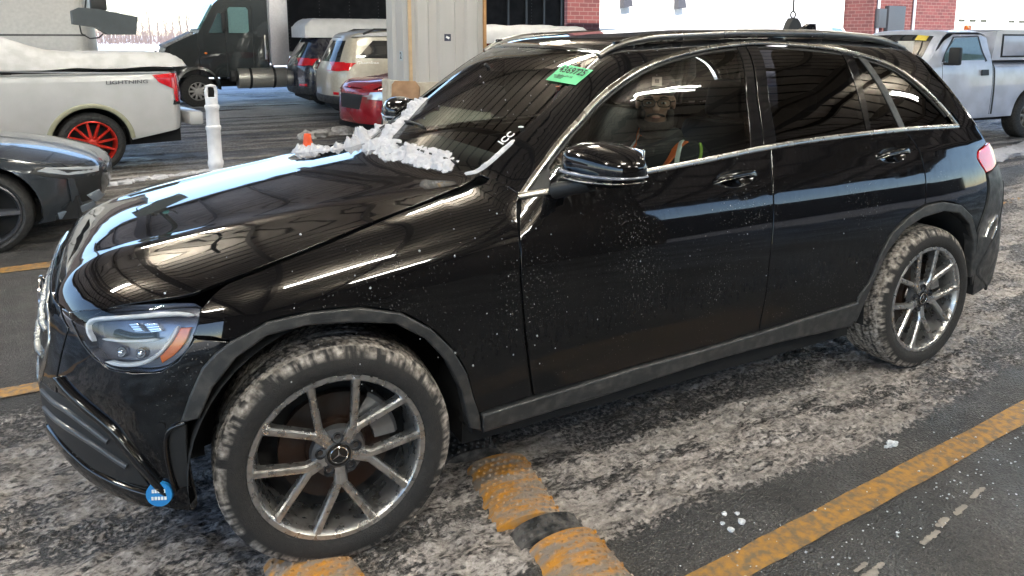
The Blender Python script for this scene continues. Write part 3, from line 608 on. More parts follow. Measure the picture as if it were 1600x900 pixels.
ge_ = t_.nodes.new('ShaderNodeTexCoord'); se_ = t_.nodes.new('ShaderNodeSeparateXYZ'); t_.links.new(ge_.outputs['Object'], se_.inputs[0])
m1_ = t_.nodes.new('ShaderNodeMath'); m1_.operation = 'GREATER_THAN'; t_.links.new(se_.outputs[2], m1_.inputs[0]); m1_.inputs[1].default_value = CZ+.006
x1_ = t_.nodes.new('ShaderNodeMix'); x1_.data_type = 'RGBA'; t_.links.new(m1_.outputs[0], x1_.inputs[0]); t_.links.new(src, x1_.inputs[6]); x1_.inputs[7].default_value = (.07,.055,.045,1); t_.links.new(x1_.outputs[2], b_.inputs['Base Color'])
mb = MB(); mb.box(((CX0+CX1)/2,(CY0+CY1)/2,CZ+.3),(CX1-CX0,CY1-CY0,.3)); mb.build('roof_slab', STEEL, can, sm=None)
for x_ in np.arange(CX0+.1,CX1,1.35):
    mb = MB(); mb.box((x_,(CY0+CY1)/2,CZ-.06),(.07,CY1-CY0,.11)); mb.build('purlin', STEEL, can, sm=None)
for x_ in (-8.,-4.6,-1.7,2.7,7.8,12.9,18.4):
    mb = MB(); ym, yl = (CY0+CY1)/2, CY1-CY0; mb.box((x_,ym,CZ-.18),(.22,yl,.03)); mb.box((x_,ym,CZ-.32),(.03,yl,.28)); mb.box((x_,ym,CZ-.47),(.22,yl,.03)); mb.build('beam', STEEL, can, sm=None)
for k_ in range(4):
    mb = MB(); mb.box(((CX0+CX1)/2, (CY0,CY1)[k_%2], CZ+.1),(CX1-CX0,.12,.7)) if k_<2 else mb.box(((CX0,CX1)[k_-2],(CY0+CY1)/2,CZ+.1),(.12,CY1-CY0+.1,.7)); mb.build('fascia', STEEL, can, sm=None)
TUBE = mat('lit_tube', (1,1,.90), .4, emit=58); FIX = mat('fixture_white', (.6,.6,.55), .4)
for x_, y_ in [(-3.9,-1.2),(.4,-2.9),(1.8,2.2),(4.4,-3.0),(7.6,1.6),(-3.4,3.4),(9.5,-3.2),(-1.0,6.6),(4.2,6.6),(1.6,-6.0),(9.6,6.6),(-2.6,-4.6),(5.4,-7.2)]:
    fx = thing('ceiling_light','long fluorescent fixture with two lit tubes under the canopy','light',(x_,y_,CZ-.62),0,'fluorescent fixtures under the canopy')
    mb = MB(); mb.box((0,0,.03),(1.22,.07,.05),bev=.01); mb.build('housing', FIX, fx)
    for s in (-.075,.075): mb = MB(); mb.cyl((-.58,s,0),(.58,s,0),.019); mb.build('tube', TUBE, fx)
    for s in (-.4,.4): mb = MB(); mb.cyl((s,0,.07),(s,0,.55),.006); mb.build('hanger', STEEL, fx)
# wall behind the lane (reflected in the car's side)
def brickmat(name, c1, c2, mo, sc=1., bw=.40, rh=.16):
    m = bpy.data.materials.new(name); m.use_nodes = True; t = m.node_tree; b = t.nodes['Principled BSDF']; L = t.links.new
    tc = t.nodes.new('ShaderNodeTexCoord'); sp = t.nodes.new('ShaderNodeSeparateXYZ'); L(tc.outputs['Object'], sp.inputs[0]); ad = t.nodes.new('ShaderNodeMath'); L(sp.outputs[0], ad.inputs[0]); L(sp.outputs[1], ad.inputs[1])
    cb = t.nodes.new('ShaderNodeCombineXYZ'); L(ad.outputs[0], cb.inputs[0]); L(sp.outputs[2], cb.inputs[1])
    br = t.nodes.new('ShaderNodeTexBrick'); L(cb.outputs[0], br.inputs[0]); br.inputs['Scale'].default_value = sc; br.inputs['Brick Width'].default_value = bw; br.inputs['Row Height'].default_value = rh; br.inputs['Mortar Size'].default_value = .012
    br.inputs['Color1'].default_value = (*c1,1); br.inputs['Color2'].default_value = (*c2,1); br.inputs['Mortar'].default_value = (*mo,1); L(br.outputs[0], b.inputs['Base Color']); b.inputs['Roughness'].default_value = .85; return m
BRK = brickmat('red_brick',(.115,.028,.024),(.075,.018,.016),(.15,.085,.075)); BRD = brickmat('brown_brick',(.04,.027,.022),(.03,.02,.017),(.05,.045,.04),bw=.25,rh=.09)
mb = MB(); mb.box((2.0,-9.4,2.6),(11.4,.5,5.2)); o = mb.build('brick_wall', BRD, None, sm=None); tag(o,'dark brick screen wall across the lane behind the camera','wall')
mb = MB(); mb.box((27,-24,2.2),(38,3,4.4)); mb.prism([(8,-25.6),(46,-25.6),(46,-22.4),(8,-22.4)],4.41,4.7,'z'); o = mb.build('added_horizon_block', BRD, None, sm=None); tag(o,'long low dark block added unseen behind the camera to cut the reflected horizon','building')  # unseen block, added to cut the bright horizon mirrored in the car's side
mb = MB(); mb.box((-33,33,2.8),(62,6,5.6)); mb.prism([(-64,29.8),(-2,29.8),(-2,36.2),(-64,36.2)],5.61,5.9,'z'); o = mb.build('added_sky_block', BRD, None, sm=None); tag(o,'brown brick block added unseen beyond the tall white van to darken the hood reflection','building')  # unseen block, added to hide low sky mirrored along the hood's far edge
# ================= column with its base
CLAD = mat('beige_cladding', (.40,.385,.375), .45, col2=(.37,.355,.34), lo=.35, hi=.7, nscale=2); CONC = mat('painted_concrete', (.50,.45,.37), .8, col2=(.36,.31,.25), nscale=7, bump=.3); EDG = mat('rust_edge', (.42,.22,.09), .6)
col_ = thing('canopy_column', 'thick column clad in ribbed beige metal on a concrete plinth', 'column', (2.68,5.04,0))
mb = MB(); mb.box((0,0,3.0),(.86,.80,3.9)); cw = mb.build('cladding_core', CLAD, col_, sm=None)
mb = MB()
for xx, ww in ((-.30,.16),(-.02,.22),(.28,.17)): mb.prism([(xx-ww/2,-.40),(xx-ww/2+.025,-.435),(xx+ww/2-.025,-.435),(xx+ww/2,-.40)],1.12,4.9,'z')
for yy, ww in ((-.19,.20),(.17,.20)): mb.prism([(-.43,yy-ww/2),(-.465,yy-ww/2+.025),(-.465,yy+ww/2-.025),(-.43,yy+ww/2)],1.12,4.9,'z')
mb.build('cladding_rib', CLAD, col_, sm=None)
for cx_, cy_ in ((-.44,-.41),(.44,-.41)): mb = MB(); mb.box((cx_,cy_,3.0),(.035,.035,3.86),bev=.004); mb.build('corner_trim', EDG if cx_>0 else mat('tan_trim',(.50,.36,.22),.5), col_)
mb = MB(); mb.box((0,0,.55),(.98,.94,1.14),bev=.02); mb.build('plinth', CONC, col_)
SQ = mat('dark_label', (.02,.025,.05), .5)
mb = MB(); mb.box((-.02,-.44,1.60),(.075,.004,.075)); sq = mb.build('square_label', SQ, col_, sm=None); mb = MB(); mb.box((-.02,-.4435,1.60),(.04,.003,.022),(R(25),'Y')); mb.build('label_print', WHT, sq, sm=None)
mb = MB(); mb.box((-.468,-.19,1.40),(.004,.085,.10)); sq = mb.build('number_plate', mat('pale_blue_plate',(.35,.42,.48),.5), col_, sm=None)
text_mesh('number','2',.10,mat('ink_black',(.01,.01,.015),.6),sq,frame((-.472,-.19,1.40),(0,-1,0),(0,0,1)),.001,bold=.002)
bd = MB(); bd.prism([(-.14,0),(.14,0),(.15,.50),(.10,.56),(-.12,.56),(-.15,.52)],-.02,.02); o = bd.build('board', mat('brown_board',(.30,.17,.09),.7,col2=(.22,.12,.06),nscale=8), None, bev=.006)
o.location = (2.05,4.35,.60); o.rotation_euler = (R(-12),0,R(-38)); tag(o,'scuffed brown rounded board leaning on the foot of the beige column','board')
# ================= delineator post and cone
PW = mat('white_post_plastic', (.72,.70,.72), .4)
po = thing('delineator_post', 'white plastic lane post with a loop handle on top, beyond the hood', 'post', (.10,3.10,0))
mb = MB(); mb.lathe([(.0,0),(.052,0),(.052,.20),(.056,.21),(.056,.24),(.052,.25),(.052,.62),(.057,.63),(.057,.66),(.051,.67),(.050,.90),(.056,.91),(.056,.93),(.048,.94),(.047,1.06),(.053,1.07),(.053,1.09),(.044,1.10),(.044,1.15),(0,1.15)],axis='Z',seg=28); mb.build('tube', PW, po)
mb = MB(); mb.tube([(-.032,0,1.14),(-.036,0,1.20),(-.028,0,1.235),(0,0,1.243),(.028,0,1.235),(.036,0,1.20),(.032,0,1.14)],.012,10); mb.build('handle', PW, po)
mb = MB(); mb.lathe([(0,.0),(.2,0),(.2,.03),(.07,.06),(0,.06)],axis='Z',seg=8); mb.build('base', RUBBER, po)
co = thing('traffic_cone', 'slim orange traffic cone showing above the far edge of the hood', 'cone', (.80,3.1,0))
mb = MB(); mb.lathe([(.15,.03),(.034,.78),(.028,.83),(0,.835)],axis='Z',seg=28); mb.build('cone', mat('cone_orange',(.85,.10,.02),.45), co)
mb = MB(); mb.lathe([(.078,.55),(.0635,.64)],axis='Z',seg=28); mb.build('band', mat('cone_white',(.8,.8,.8),.4), co)
mb = MB(); mb.box((0,0,.015),(.36,.36,.03),bev=.008); mb.build('base', RUBBER, co)
# ================= rubber speed bumps under the car
BY = mat('bump_yellow', (.50,.22,.025), .55, col2=(.26,.21,.17), lo=.36, hi=.60, nscale=13, stretch=(1,3,1), bump=.5, bscale=60); BB = mat('bump_black', (.02,.02,.021), .6, col2=(.12,.11,.105), nscale=20, bump=.6, bscale=50)
def module(x0, y0, y1, m, label, grp, rot=0):
    n = 11; mb = MB(); W_ = .125; prof = [(-W_+2*W_*k/n, .045*(1-(2*k/n-1)**2)**.6) for k in range(n+1)]
    o = thing('speed_bump_module', label, 'speed bump', (x0,(y0+y1)/2,0), rot, grp); hl_ = abs(y1-y0)/2
    mb.prism([(a,b) for a,b in prof],-hl_+.004,hl_-.004); mb.build('rubber_block', m, o, bev=.004)
    st = MB()
    for i in range(9):
        for j in range(int(hl_*2/.028)):
            a = -.1+.2*i/8+(j%2)*.012; zz = .045*max(0,1-(a/W_)**2)**.6
            if abs(a)<.115: st.bm.verts.ensure_lookup_table(); bmesh.ops.create_cone(st.bm,cap_ends=True,segments=6,radius1=.0075,radius2=.004,depth=.008,matrix=Matrix.Translation((a,-hl_+.02+j*.028,zz+.002)))
    st.build('studs', m, o, sm=None)
G_ = 'rubber speed bump modules'
module(.625,-1.05,-.66,BY,'yellow slush-smeared speed bump block beside the front wheel',G_,R(-9)); module(.63,-1.155,-1.06,BB,'black rubber block between the two yellow speed bump blocks',G_,R(-6))
module(.63,-1.62,-1.16,BY,'clean studded yellow speed bump block at the bottom edge of the picture',G_,R(-4)); module(.60,-.60,-.15,BB,'black rubber speed bump block beneath the car sill',G_,R(-4))
module(-.08,-1.3,-.80,BY,'yellow speed bump block under the front tyre',G_,R(6)); module(-.06,-.76,-.30,BB,'black rubber speed bump block hidden behind the front tyre',G_,R(6))
# ================= ice crumbs
random.seed(4); ICE = mat('ice', (.60,.62,.66), .35, nscale=60, nz=.25, bump=.3, bscale=120)
for i_, (x_, y_, r_) in enumerate([(1.21,-1.31,.010),(1.25,-1.33,.009),(1.17,-1.345,.008),(1.23,-1.37,.013),(1.17,-1.385,.012)]):
    mb = MB(); mb.blob((0,0,r_*.4),r_,2,(1,1,.6),.35,seed=i_); o = mb.build('ice_lump', ICE, None); o.location = (x_,y_,0); tag(o,'small white ice lump in the loose cluster on bare asphalt near the speed bumps','ice lump','ice lumps on the asphalt')
mb = MB(); mb.blob((0,0,.01),.020,3,(1.3,.9,.6),.4,seed=8); mb.blob((-.03,.002,.006),.010,2,(1.3,.7,.6),.3,seed=9); o = mb.build('ice_lump', ICE, None); o.location = (2.11,-1.31,0); tag(o,'largest white ice lump, alone on the asphalt left of the yellow line','ice lump')
mb = MB()
for k in range(300):
    if k<170: x_ = random.uniform(1.0,3.0); y_ = -1.62+.065*(x_-1)-abs(random.gauss(0,.10))
    elif k<230: x_ = random.uniform(.7,3.0); y_ = -1.5+.06*(x_-1)+random.gauss(0,.09)
    else: x_ = random.uniform(.6,1.3); y_ = random.uniform(-1.75,-1.42)
    r_ = random.choice((.0015,.002,.0024,.003,.0042)); mb.blob((x_,y_,r_*.4+.004),r_,1,(random.uniform(.8,1.6),1,.6),.4,seed=k)
o = mb.build('ice_crumbs', ICE, None); tag(o,'scatter of tiny white ice and salt crumbs along the yellow line','ice crumbs',kind='stuff')
mb = MB()
for (x_,y_,l_,w_) in [(1.36,-1.75,.10,.03),(1.44,-1.735,.06,.016),(1.40,-1.71,.05,.014),(1.72,-1.73,.09,.02),(1.83,-1.70,.05,.02),(1.95,-1.69,.06,.02),(2.1,-1.66,.08,.018),(1.30,-1.73,.04,.02)]:
    for q in range(7): mb.blob((x_+(q-3)*l_/6,y_+(q-3)*.002+random.uniform(-.004,.004),.003),w_*.45,2,(1.5,1,.28),.5,seed=q+x_)
o = mb.build('slush_ridges', mat('tan_slush',(.30,.27,.24),.8,bump=.5), None); tag(o,'flat ridges of tan frozen slush squeezed out by a tyre','slush',kind='stuff')
# slush windrows and lumps further out
def ridge(pts, r, n, label, m=SNOWD, seed=0, fl=.6):
    random.seed(seed); P = resample(pts,.01,False); mb = MB()
    for k in range(n):
        p = P[random.randrange(len(P))]; q = r*random.uniform(.35,1.2); mb.blob((p[0]+random.gauss(0,r*.7),p[1]+random.gauss(0,r*.5),q*.25),q,2,(1.3,1,fl),.5,seed=k+seed)
    o = mb.build('snow_ridge', m, None); tag(o,label,'snow',kind='stuff')
ridge([(-.9,6.0),(.1,6.35),(1.6,6.5),(3.2,6.9)],.055,200,'low ridge of grey ploughed snow crossing the lane beyond the hood',SNOW)
ridge([(2.0,8.8),(3.0,9.3),(3.4,9.2)],.11,46,'broken lumps of grey snow on the ground in front of the red car',SNOWD,5,.8)
ridge([(-8,4.6),(-2,4.9),(2,5.1)],.025,140,'thin line of crumbled slush on the far lane',SNOWD,3)
# ================= the black SUV
suv = thing('parked_suv', 'black sport utility vehicle with wet snow on its cowl, filling the foreground under the canopy', 'car', (0,0,0))
FB = F
def P_(name, poly, dirn, m=PAINT, **kw): return panel(FB, name, poly, dirn, m, suv, **kw)
hs = [(-.735,-.47),(-.703,-.565),(-.63,-.674),(-.566,-.728),(-.461,-.797),(-.368,-.834),(-.299,-.831),(-.193,-.82),(-.001,-.788),(.222,-.735),(.418,-.69),(.583,-.642)]
hrear = [(.60,-.628),(.52,-.50),(.462,-.35),(.435,-.17)]
hfront = [(-.748,-.35),(-.758,-.18)]
left = hfront[::-1]+hs+hrear      # from front centre round to the rear centre
hood_poly = left+[(.428,0)]+[(x,-y) for x,y in left[::-1]]+[(-.76,0)]
P_('hood', hood_poly, 'top', both=False, h=.035, gap=.0012, roll=.0015)
# fenders, doors, quarter
P_('fender', TR['fender'], 'side')
fdoor = [(.669,1.076),(.771,1.092),(1.182,1.122),(1.473,1.141),(1.845,1.166),(1.809,.998),(1.785,.848),(1.768,.689),(1.762,.54),(1.755,.411),(1.455,.404),(1.106,.401),(.852,.393),(.676,.394),(.651,.529),(.63,.685),(.619,.841),(.632,.983)]
rdoor = [(1.845,1.166),(2.219,1.182),(2.659,1.189),(2.725,1.188),(2.783,1.117),(2.801,1.052),(2.792,.94),(2.775,.849),(2.654,.812),(2.535,.745),(2.459,.644),(2.406,.53),(2.358,.444),(2.153,.434),(1.755,.411),(1.762,.54),(1.768,.689),(1.785,.848),(1.809,.998)]
dF = P_('front_door', fdoor, 'side'); dR = P_('rear_door', rdoor, 'side')
quarter = [(2.725,1.188),(2.903,1.190),(3.157,1.184),(3.20,1.20),(3.10,1.34),(3.0,1.44),(3.12,1.45),(3.25,1.33),(3.34,1.20),(3.39,1.09),(3.357,1.078),(3.277,1.055),(3.258,1.022),(3.279,.99),(3.31,.95),(3.32,.84),(3.228,.64),(3.158,.75),(3.054,.817),(2.91,.85),(2.775,.849),(2.792,.94),(2.801,1.052),(2.783,1.117)]
P_('quarter_panel', quarter, 'side')
# roof edge above the doors (from windscreen pillar to the rear)
z_up = lambda y,z: (y+z)*r2
S_, _n = on_surface(FB, TR['chrome'], 'side', h=.05)
cant_low = [(p[0], (p[1]+p[2]+.012)*r2) for p in S_[::3]]
pl = [(.598,-.628),(.701,-.629),(.822,-.622),(.973,-.600),(1.105,-.575),(1.215,-.545)]
Sw = marchF(FB, np.array([(x,y,0) for x,y in pl],float), DIRS['top'][0], -2.0, -.2)
cant_up = [(p[0],(p[1]+p[2])*r2) for p in Sw]
rp = [(1.45,-.52),(1.8,-.51),(2.2,-.51),(2.6,-.52),(2.9,-.53),(3.12,-.55)]
Sr = marchF(FB, np.array([(x,y,0) for x,y in rp],float), DIRS['top'][0], -2.0, -.2)
cant_up += [(p[0],(p[1]+p[2])*r2) for p in Sr]
P_('pillar_rail', cant_up+cant_low[::-1], 'uc', cv=False)
# roof skin, windscreen, tailgate
roofL = [(1.215,-.545)]+rp
hl_ = [(1.165,-.36),(1.13,-.18)]
roof_poly = [(3.17,0),(3.16,-.3)]+roofL[::-1]+hl_+[(1.12,0)]+[(x,-y) for x,y in (roofL[::-1]+hl_)[::-1]]+[(3.16,.3)]
P_('roof', roof_poly, 'top', m=PAINT, both=False, h=.05)
ws_poly = [(.428,0),(.435,-.17),(.462,-.35),(.52,-.5)]+pl+hl_+[(1.12,0)]
ws_poly = ws_poly+[(x,-y) for x,y in ws_poly[1:-1][::-1]]
wind = P_('windscreen', ws_poly, 'top', m=GLASS_W, both=False, h=.05, off=-.004, gap=.012, depth=.001)[0]
# black frit band round the windscreen
for fl in (False, True):
    S, N = on_surface(FB, [(.445,-.17),(.475,-.35),(.535,-.5),(.605,-.60)], 'top', .03)
    pass
edge = ws_poly+[ws_poly[0]]
S, N = on_surface(FB, edge, 'top', .03, cv=False); mb = MB(); ribbon_mb(mb, S, N, .035, .003, -.004); mb.build('windscreen_seal', GLOSSBLK, wind, sm=R(60))
tg = [(-.78,.35),(-.78,.8),(-.74,1.05),(-.66,1.25),(-.58,1.42),(-.5,1.54),(0,1.6),(.5,1.54),(.58,1.42),(.66,1.25),(.74,1.05),(.78,.8),(.78,.35)]
P_('tailgate', tg, 'rear', both=False, h=.07)
P_('rear_bumper', [(-.88,.30),(-.92,.45),(-.90,.70),(-.86,.88),(.86,.88),(.90,.70),(.92,.45),(.88,.30)], 'rear', m=TRIM, both=False, h=.08, off=.012)
P_('rear_bumper', [(3.235,.42),(3.232,.60),(3.235,.66),(3.32,.84),(3.32,.94),(3.46,.98),(3.55,.8),(3.56,.5),(3.5,.33),(3.3,.30)], 'side', m=TRIM, off=.008)
# dark core behind the shut lines
P_('inner_body', [(-.36,.84),(-.2,.96),(.5,1.09),(.75,1.10),(1.2,1.12),(1.845,1.155),(2.7,1.178),(3.15,1.174),(3.4,1.05),(3.45,.5),(3.3,.40),(3.24,.42),(3.2,.65),(3.05,.80),(2.9,.83),(2.7,.81),(2.5,.70),(2.37,.45),(2.3,.36),(.50,.34),(.44,.47),(.38,.62),(.26,.75),(.07,.82),(-.19,.82),(-.3,.79)], 'side', m=UNDER, off=-.022, gap=0, cv=False)
P_('inner_body', [(-.70,-.45),(-.45,-.76),(.2,-.70),(.57,-.60),(.45,-.2),(.45,.2),(.57,.60),(.2,.70),(-.45,.76),(-.70,.45)], 'top', m=UNDER, both=False, off=-.03, gap=0, cv=False, h=.08)
P_('inner_body', [(-.24,.40),(-.24,.80),(-.04,.83),(.1,.87),(.30,.88),(.35,.80),(.42,.79),(.34,.6),(.33,.32),(.0,.40)], 'fc', m=UNDER, off=-.04, gap=0, cv=False)
P_('inner_body', [(-.5,.40),(-.55,.83),(.55,.83),(.5,.40)], 'front', m=UNDER, both=False, off=-.035, gap=0, cv=False, h=.08)
mb = MB(); mb.box((1.45,0,.27),(2.0,1.62,.10)); mb.box((-.5,0,.36),(.3,1.2,.12)); mb.box((3.45,0,.35),(.4,1.4,.15)); mb.box((1.45,0,.33),(1.9,1.6,.06)); mb.build('underbody', UNDER, suv)
# ---- front bumper
hl = TR['headlight']
bump = [(-.225,.835),(-.061,.838)]+[(-.016,.809),(.031,.776),(.086,.747),(.143,.725),(.22,.719),(.293,.725),(.333,.751),(.361,.793),(.369,.811),(.457,.792),(.426,.767),(.395,.728),(.364,.651),(.345,.58),(.345,.5),(.348,.40),(.352,.32),(.339,.293),(.288,.305),(.234,.325),(.147,.346),(.046,.364),(-.04,.385),(-.13,.40),(-.24,.41),(-.24,.60),(-.235,.74)]
P_('front_bumper', bump, 'fc', cv=False, h=.025)
P_('bumper_centre', [(-.50,.40),(-.50,.555),(.50,.555),(.50,.40)], 'front', both=False, cv=False)
# lower intake, its slats, splitter and diagonal blade
inner_i = [(-.24,.59),(-.075,.605),(-.021,.600),(.062,.582),(.135,.548),(.190,.478),(.240,.385),(.154,.392),(.054,.405),(-.02,.425),(-.1,.445),(-.24,.45)]
ints = P_('lower_intake', inner_i, 'fc', m=DARK, off=.0035, gap=0, cv=False)
P_('lower_intake', [(-.50,.455),(-.5,.55),(.5,.55),(.5,.455)], 'front', m=DARK, both=False, off=.003, cv=False)
SLAT = mat('intake_slat', (.05,.055,.065), .28, coat=.4)
for k, c_ in enumerate([[(-.2,.570),(-.09,.570),(-.022,.568),(.06,.548),(.135,.515)],[(-.2,.515),(-.08,.515),(.02,.508),(.10,.487),(.185,.445)]]):
    for p_, fl in ((suv,False),(suv,True)):
        S, N = on_surface(FB, c_, 'fc', .02); mb = MB(); ribbon_mb(mb,S,N,.016,.008,.004,flip=fl); mb.build('intake_slat', SLAT, ints[1 if fl else 0], sm=R(60))
for fl in (False,True):
    S, N = on_surface(FB, [(-.24,.425),(-.12,.422),(-.04,.405),(.02,.388),(.10,.372),(.20,.352),(.26,.338)], 'fc', .02); mb = MB(); ribbon_mb(mb,S,N,.052,.012,.001,flip=fl,taper=2); mb.build('splitter', PAINT, suv, sm=R(60))
    S, N = on_surface(FB, [(-.075,.655),(-.039,.640),(.041,.610),(.145,.557),(.205,.487),(.255,.409),(.285,.36)], 'fc', .02); mb = MB(); ribbon_mb(mb,S,N,.026,.014,.002,flip=fl,taper=2); mb.build('bumper_blade', GLOSSBLK, suv, sm=R(60))
P_('air_curtain', [(.307,.548),(.325,.565),(.348,.572),(.345,.5),(.338,.38),(.312,.376),(.303,.45)], 'fc', m=DARK, off=.002, gap=0)
S, N = on_surface(FB, [(.306,.37),(.298,.45),(.300,.53),(.314,.562),(.348,.577)], 'fc', .015); mb = MB(); ribbon_mb(mb,S,N,.013,.012,.001); mb.build('air_curtain_lip', GLOSSBLK, suv, sm=R(60))
# parking sensor and blue round sticker
S, N = on_surface(FB, [(.289,.569),(.290,.569)], 'fc'); s0, n0 = Vector(S[0]), Vector(N[0])
mb = MB(); mb.cyl(s0-n0*.004, s0+n0*.004, .014, .012, 20); mb.build('parking_sensor', GLOSSBLK, suv)
S, N = on_surface(FB, [(.267,.366),(.268,.366)], 'fc'); s0, n0 = Vector(S[0]), Vector(N[0]); n0 = (n0+Vector((0,-.1,.12))).normalized()
ST = mat('blue_sticker', (.02,.20,.50), .35); WHT = mat('white_print', (.8,.8,.8), .5)
s1 = s0+n0*.012
mb = MB(); mb.cyl(s1-n0*.012, s1+n0*.003, .036, .035, 40); stk = mb.build('round_sticker', ST, suv, label='round blue sticker with two rows of white print on the bumper corner')
tx = n0.cross(Vector((0,0,1))).normalized()*-1; ty = n0.cross(tx)
Mx = lambda dx,dz: frame(s1+n0*.0035+tx*dx+(tx.cross(n0)*-1)*0+Vector(n0.cross(tx))*dz, tx, n0.cross(tx))
mb = MB(); F0 = frame(s1+n0*.004, tx, n0.cross(tx))
for r_, (wd, zz) in enumerate(((.034,.011),(.038,-.010))):
    for q in range(5):
        mb2 = (q-2)*wd/4.4; mb.box((mb2, zz, .0), (wd/6.2, .010, .001))
mb.xform(F0).build('sticker_print', WHT, stk, sm=None)
# tow strap end / mud flap string
# ---- grille
gp = [(-.36,.828),(-.47,.795),(-.515,.74),(-.50,.66),(-.44,.575),(.44,.575),(.50,.66),(.515,.74),(.47,.795),(.36,.828)]
gr = P_('grille', gp, 'front', m=DARK, both=False, cv=False, off=-.004)[0]
S, N = on_surface(FB, gp+[gp[0]], 'front', .03, cv=False); mb = MB(); ribbon_mb(mb,S,N,.020,.006,0); mb.build('grille_surround', CHROME, gr, sm=R(60))
for zz in (.68,.755):
    S, N = on_surface(FB, [(-.50+.05*abs(zz-.72)*4,zz),(-.3,zz),(0,zz),(.3,zz),(.50-.05*abs(zz-.72)*4,zz)], 'front', .04); mb = MB(); ribbon_mb(mb,S,N,.012,.012,.0); mb.build('grille_bar', CHROME, gr, sm=R(60))
# the nose panel between grille and hood
P_('nose_panel', [(-.36,.832),(-.475,.80),(-.52,.74),(-.535,.60),(-.60,.60),(-.62,.80),(-.53,.838),(-.40,.848),(-.2,.852),(0,.852),(.2,.852),(.40,.848),(.53,.838),(.62,.80),(.60,.60),(.535,.60),(.52,.74),(.475,.80),(.36,.832),(0,.834)], 'front', both=False, cv=False, off=.003, h=.025)
# star emblem on the grille
def star_mb(R_, tk, w_=.11):
    mb = MB()
    for k in range(3):
        a = R(90+120*k); t_ = (math.cos(a)*R_, math.sin(a)*R_); s_ = (math.cos(a+math.pi/2)*R_*w_, math.sin(a+math.pi/2)*R_*w_); e_ = (math.cos(a+math.pi)*R_*w_*.5, math.sin(a+math.pi)*R_*w_*.5)
        vs = [mb.bm.verts.new((p[0],p[1],z)) for p,z in ((t_,tk*.2),(s_,tk*.2),((0,0),tk),((-s_[0],-s_[1]),tk*.2))]
        mb.bm.faces.new((vs[0],vs[1],vs[2])); mb.bm.faces.new((vs[0],vs[2],vs[3]))
    return mb
mb = star_mb(.080,.006); mb.xform(frame((-.795,0,.70),(0,-1,0),(0,0,1))).build('star_emblem', CHR2, gr, sm=None)
mb = MB(); mb.tube([(-.792,.085*math.cos(a),.70+.085*math.sin(a)) for a in np.linspace(0,2*math.pi,33)], .006, 8); mb.build('emblem_ring', CHR2, gr)
# ---- headlights
HLIN = mat('headlight_inside', (.19,.20,.235), .22, .7); REFL = mat('reflector', (.75,.77,.8), .12, .9)
for fl in (False, True):
    hle = bpy.data.objects.new('headlight', None); COL.objects.link(hle); hle.parent = suv; hle['label'] = 'slanted headlight with white light guides and an amber marker'
    d = panel_data(FB, hl, 'fc', off=-.034, gap=.001, h=.02, depth=.04); panel_mesh('housing', d, HLIN, hle, fl)
    # wall of the bucket
    S, N = on_surface(FB, hl+[hl[0]], 'fc', .015); mb = MB(); k = -1 if fl else 1
    for i in range(len(S)-1):
        q = [S[i]-N[i]*.002, S[i+1]-N[i+1]*.002, S[i+1]-N[i+1]*.04, S[i]-N[i]*.04]; mb.bm.faces.new([mb.bm.verts.new((v[0],v[1]*k,v[2])) for v in q])
    mb.build('bucket_wall', HLIN, hle)
    for nm, key, wd, hg, of_ in (('light_guide','drl_top',.011,.010,-.018),('light_guide','drl_side',.010,.010,-.018),('light_guide','drl_low',.012,.010,-.018),('light_guide','drl_mid',.008,.010,-.020)):
        S, N = on_surface(FB, TR[key], 'fc', .012); mb = MB(); ribbon_mb(mb,S,N,wd,hg,of_,flip=fl,taper=2); mb.build(nm, WHITEPL, hle, sm=R(60))
    for key in ('hl_box1','hl_box2'):
        d = panel_data(FB, TR[key], 'fc', off=-.022, gap=0, h=.01, cv=False); bx = panel_mesh('reflector', d, REFL, hle, fl)
        q = np.array(TR[key]); 
        for j in (.3,.55,.8):
            a_ = q[0]*(1-j)+q[3]*j; b_ = q[1]*(1-j)+q[2]*j; S, N = on_surface(FB, [tuple(a_),tuple(b_)], 'fc', .008, cv=False)
            if len(S)>2: mb = MB(); ribbon_mb(mb,S,N,.0022,.002,-.0215,flip=fl); mb.build('reflector_rib', HLIN, bx, sm=R(60))
    # projector and dark blade
    S, N = on_surface(FB, [(.13,.815),(.20,.81),(.26,.815)], 'fc', .012); mb = MB(); ribbon_mb(mb,S,N,.020,.016,-.034,flip=fl); mb.build('bezel', GLOSSBLK, hle, sm=R(60))
    for px_ in ((.16,.765),(.225,.767)):
        S, N = on_surface(FB, [px_,(px_[0]+.002,px_[1])], 'fc'); s0 = Vector(S[0]); n0 = Vector(N[0]); 
        if fl: s0.y *= -1; n0.y *= -1
        mb = MB(); mb.blob(s0-n0*.028,.016,2,nz=0); mb.build('projector', REFL, hle)
    d = panel_data(FB, TR['hl_amber'], 'fc', off=-.018, gap=0, h=.012); panel_mesh('amber_marker', d, AMBER, hle, fl)
    d = panel_data(FB, hl, 'fc', off=.001, gap=.002, h=.02, depth=.006); panel_mesh('lens', d, GLASS_L, hle, fl)
# ---- arch trims, sills
P_('arch_trim', TR['ftrim'], 'side', m=TRIM, off=.010, depth=.045, roll=.006, gap=.0005, cv=False, h=.02)
rtrim = TR['rtrim']
P_('arch_trim', rtrim, 'side', m=TRIM, off=.010, depth=.045, roll=.006, gap=.0005, cv=False, h=.02)
P_('sill_trim', TR['sill'], 'side', m=TRIM, off=.014, depth=.05, roll=.008, gap=.0005, cv=False, h=.025)
# wheel wells
for cx_ in (.012, 2.83):
    for sy_ in (1,-1):
        mb = MB(); prof = [(.43,-.925*sy_),(.44,-.60*sy_),(.10,-.58*sy_)]
        mb.lathe(prof,(cx_,0,.385),'Y',28,R(-9),R(189)); mb.build('wheel_well', UNDER, suv)
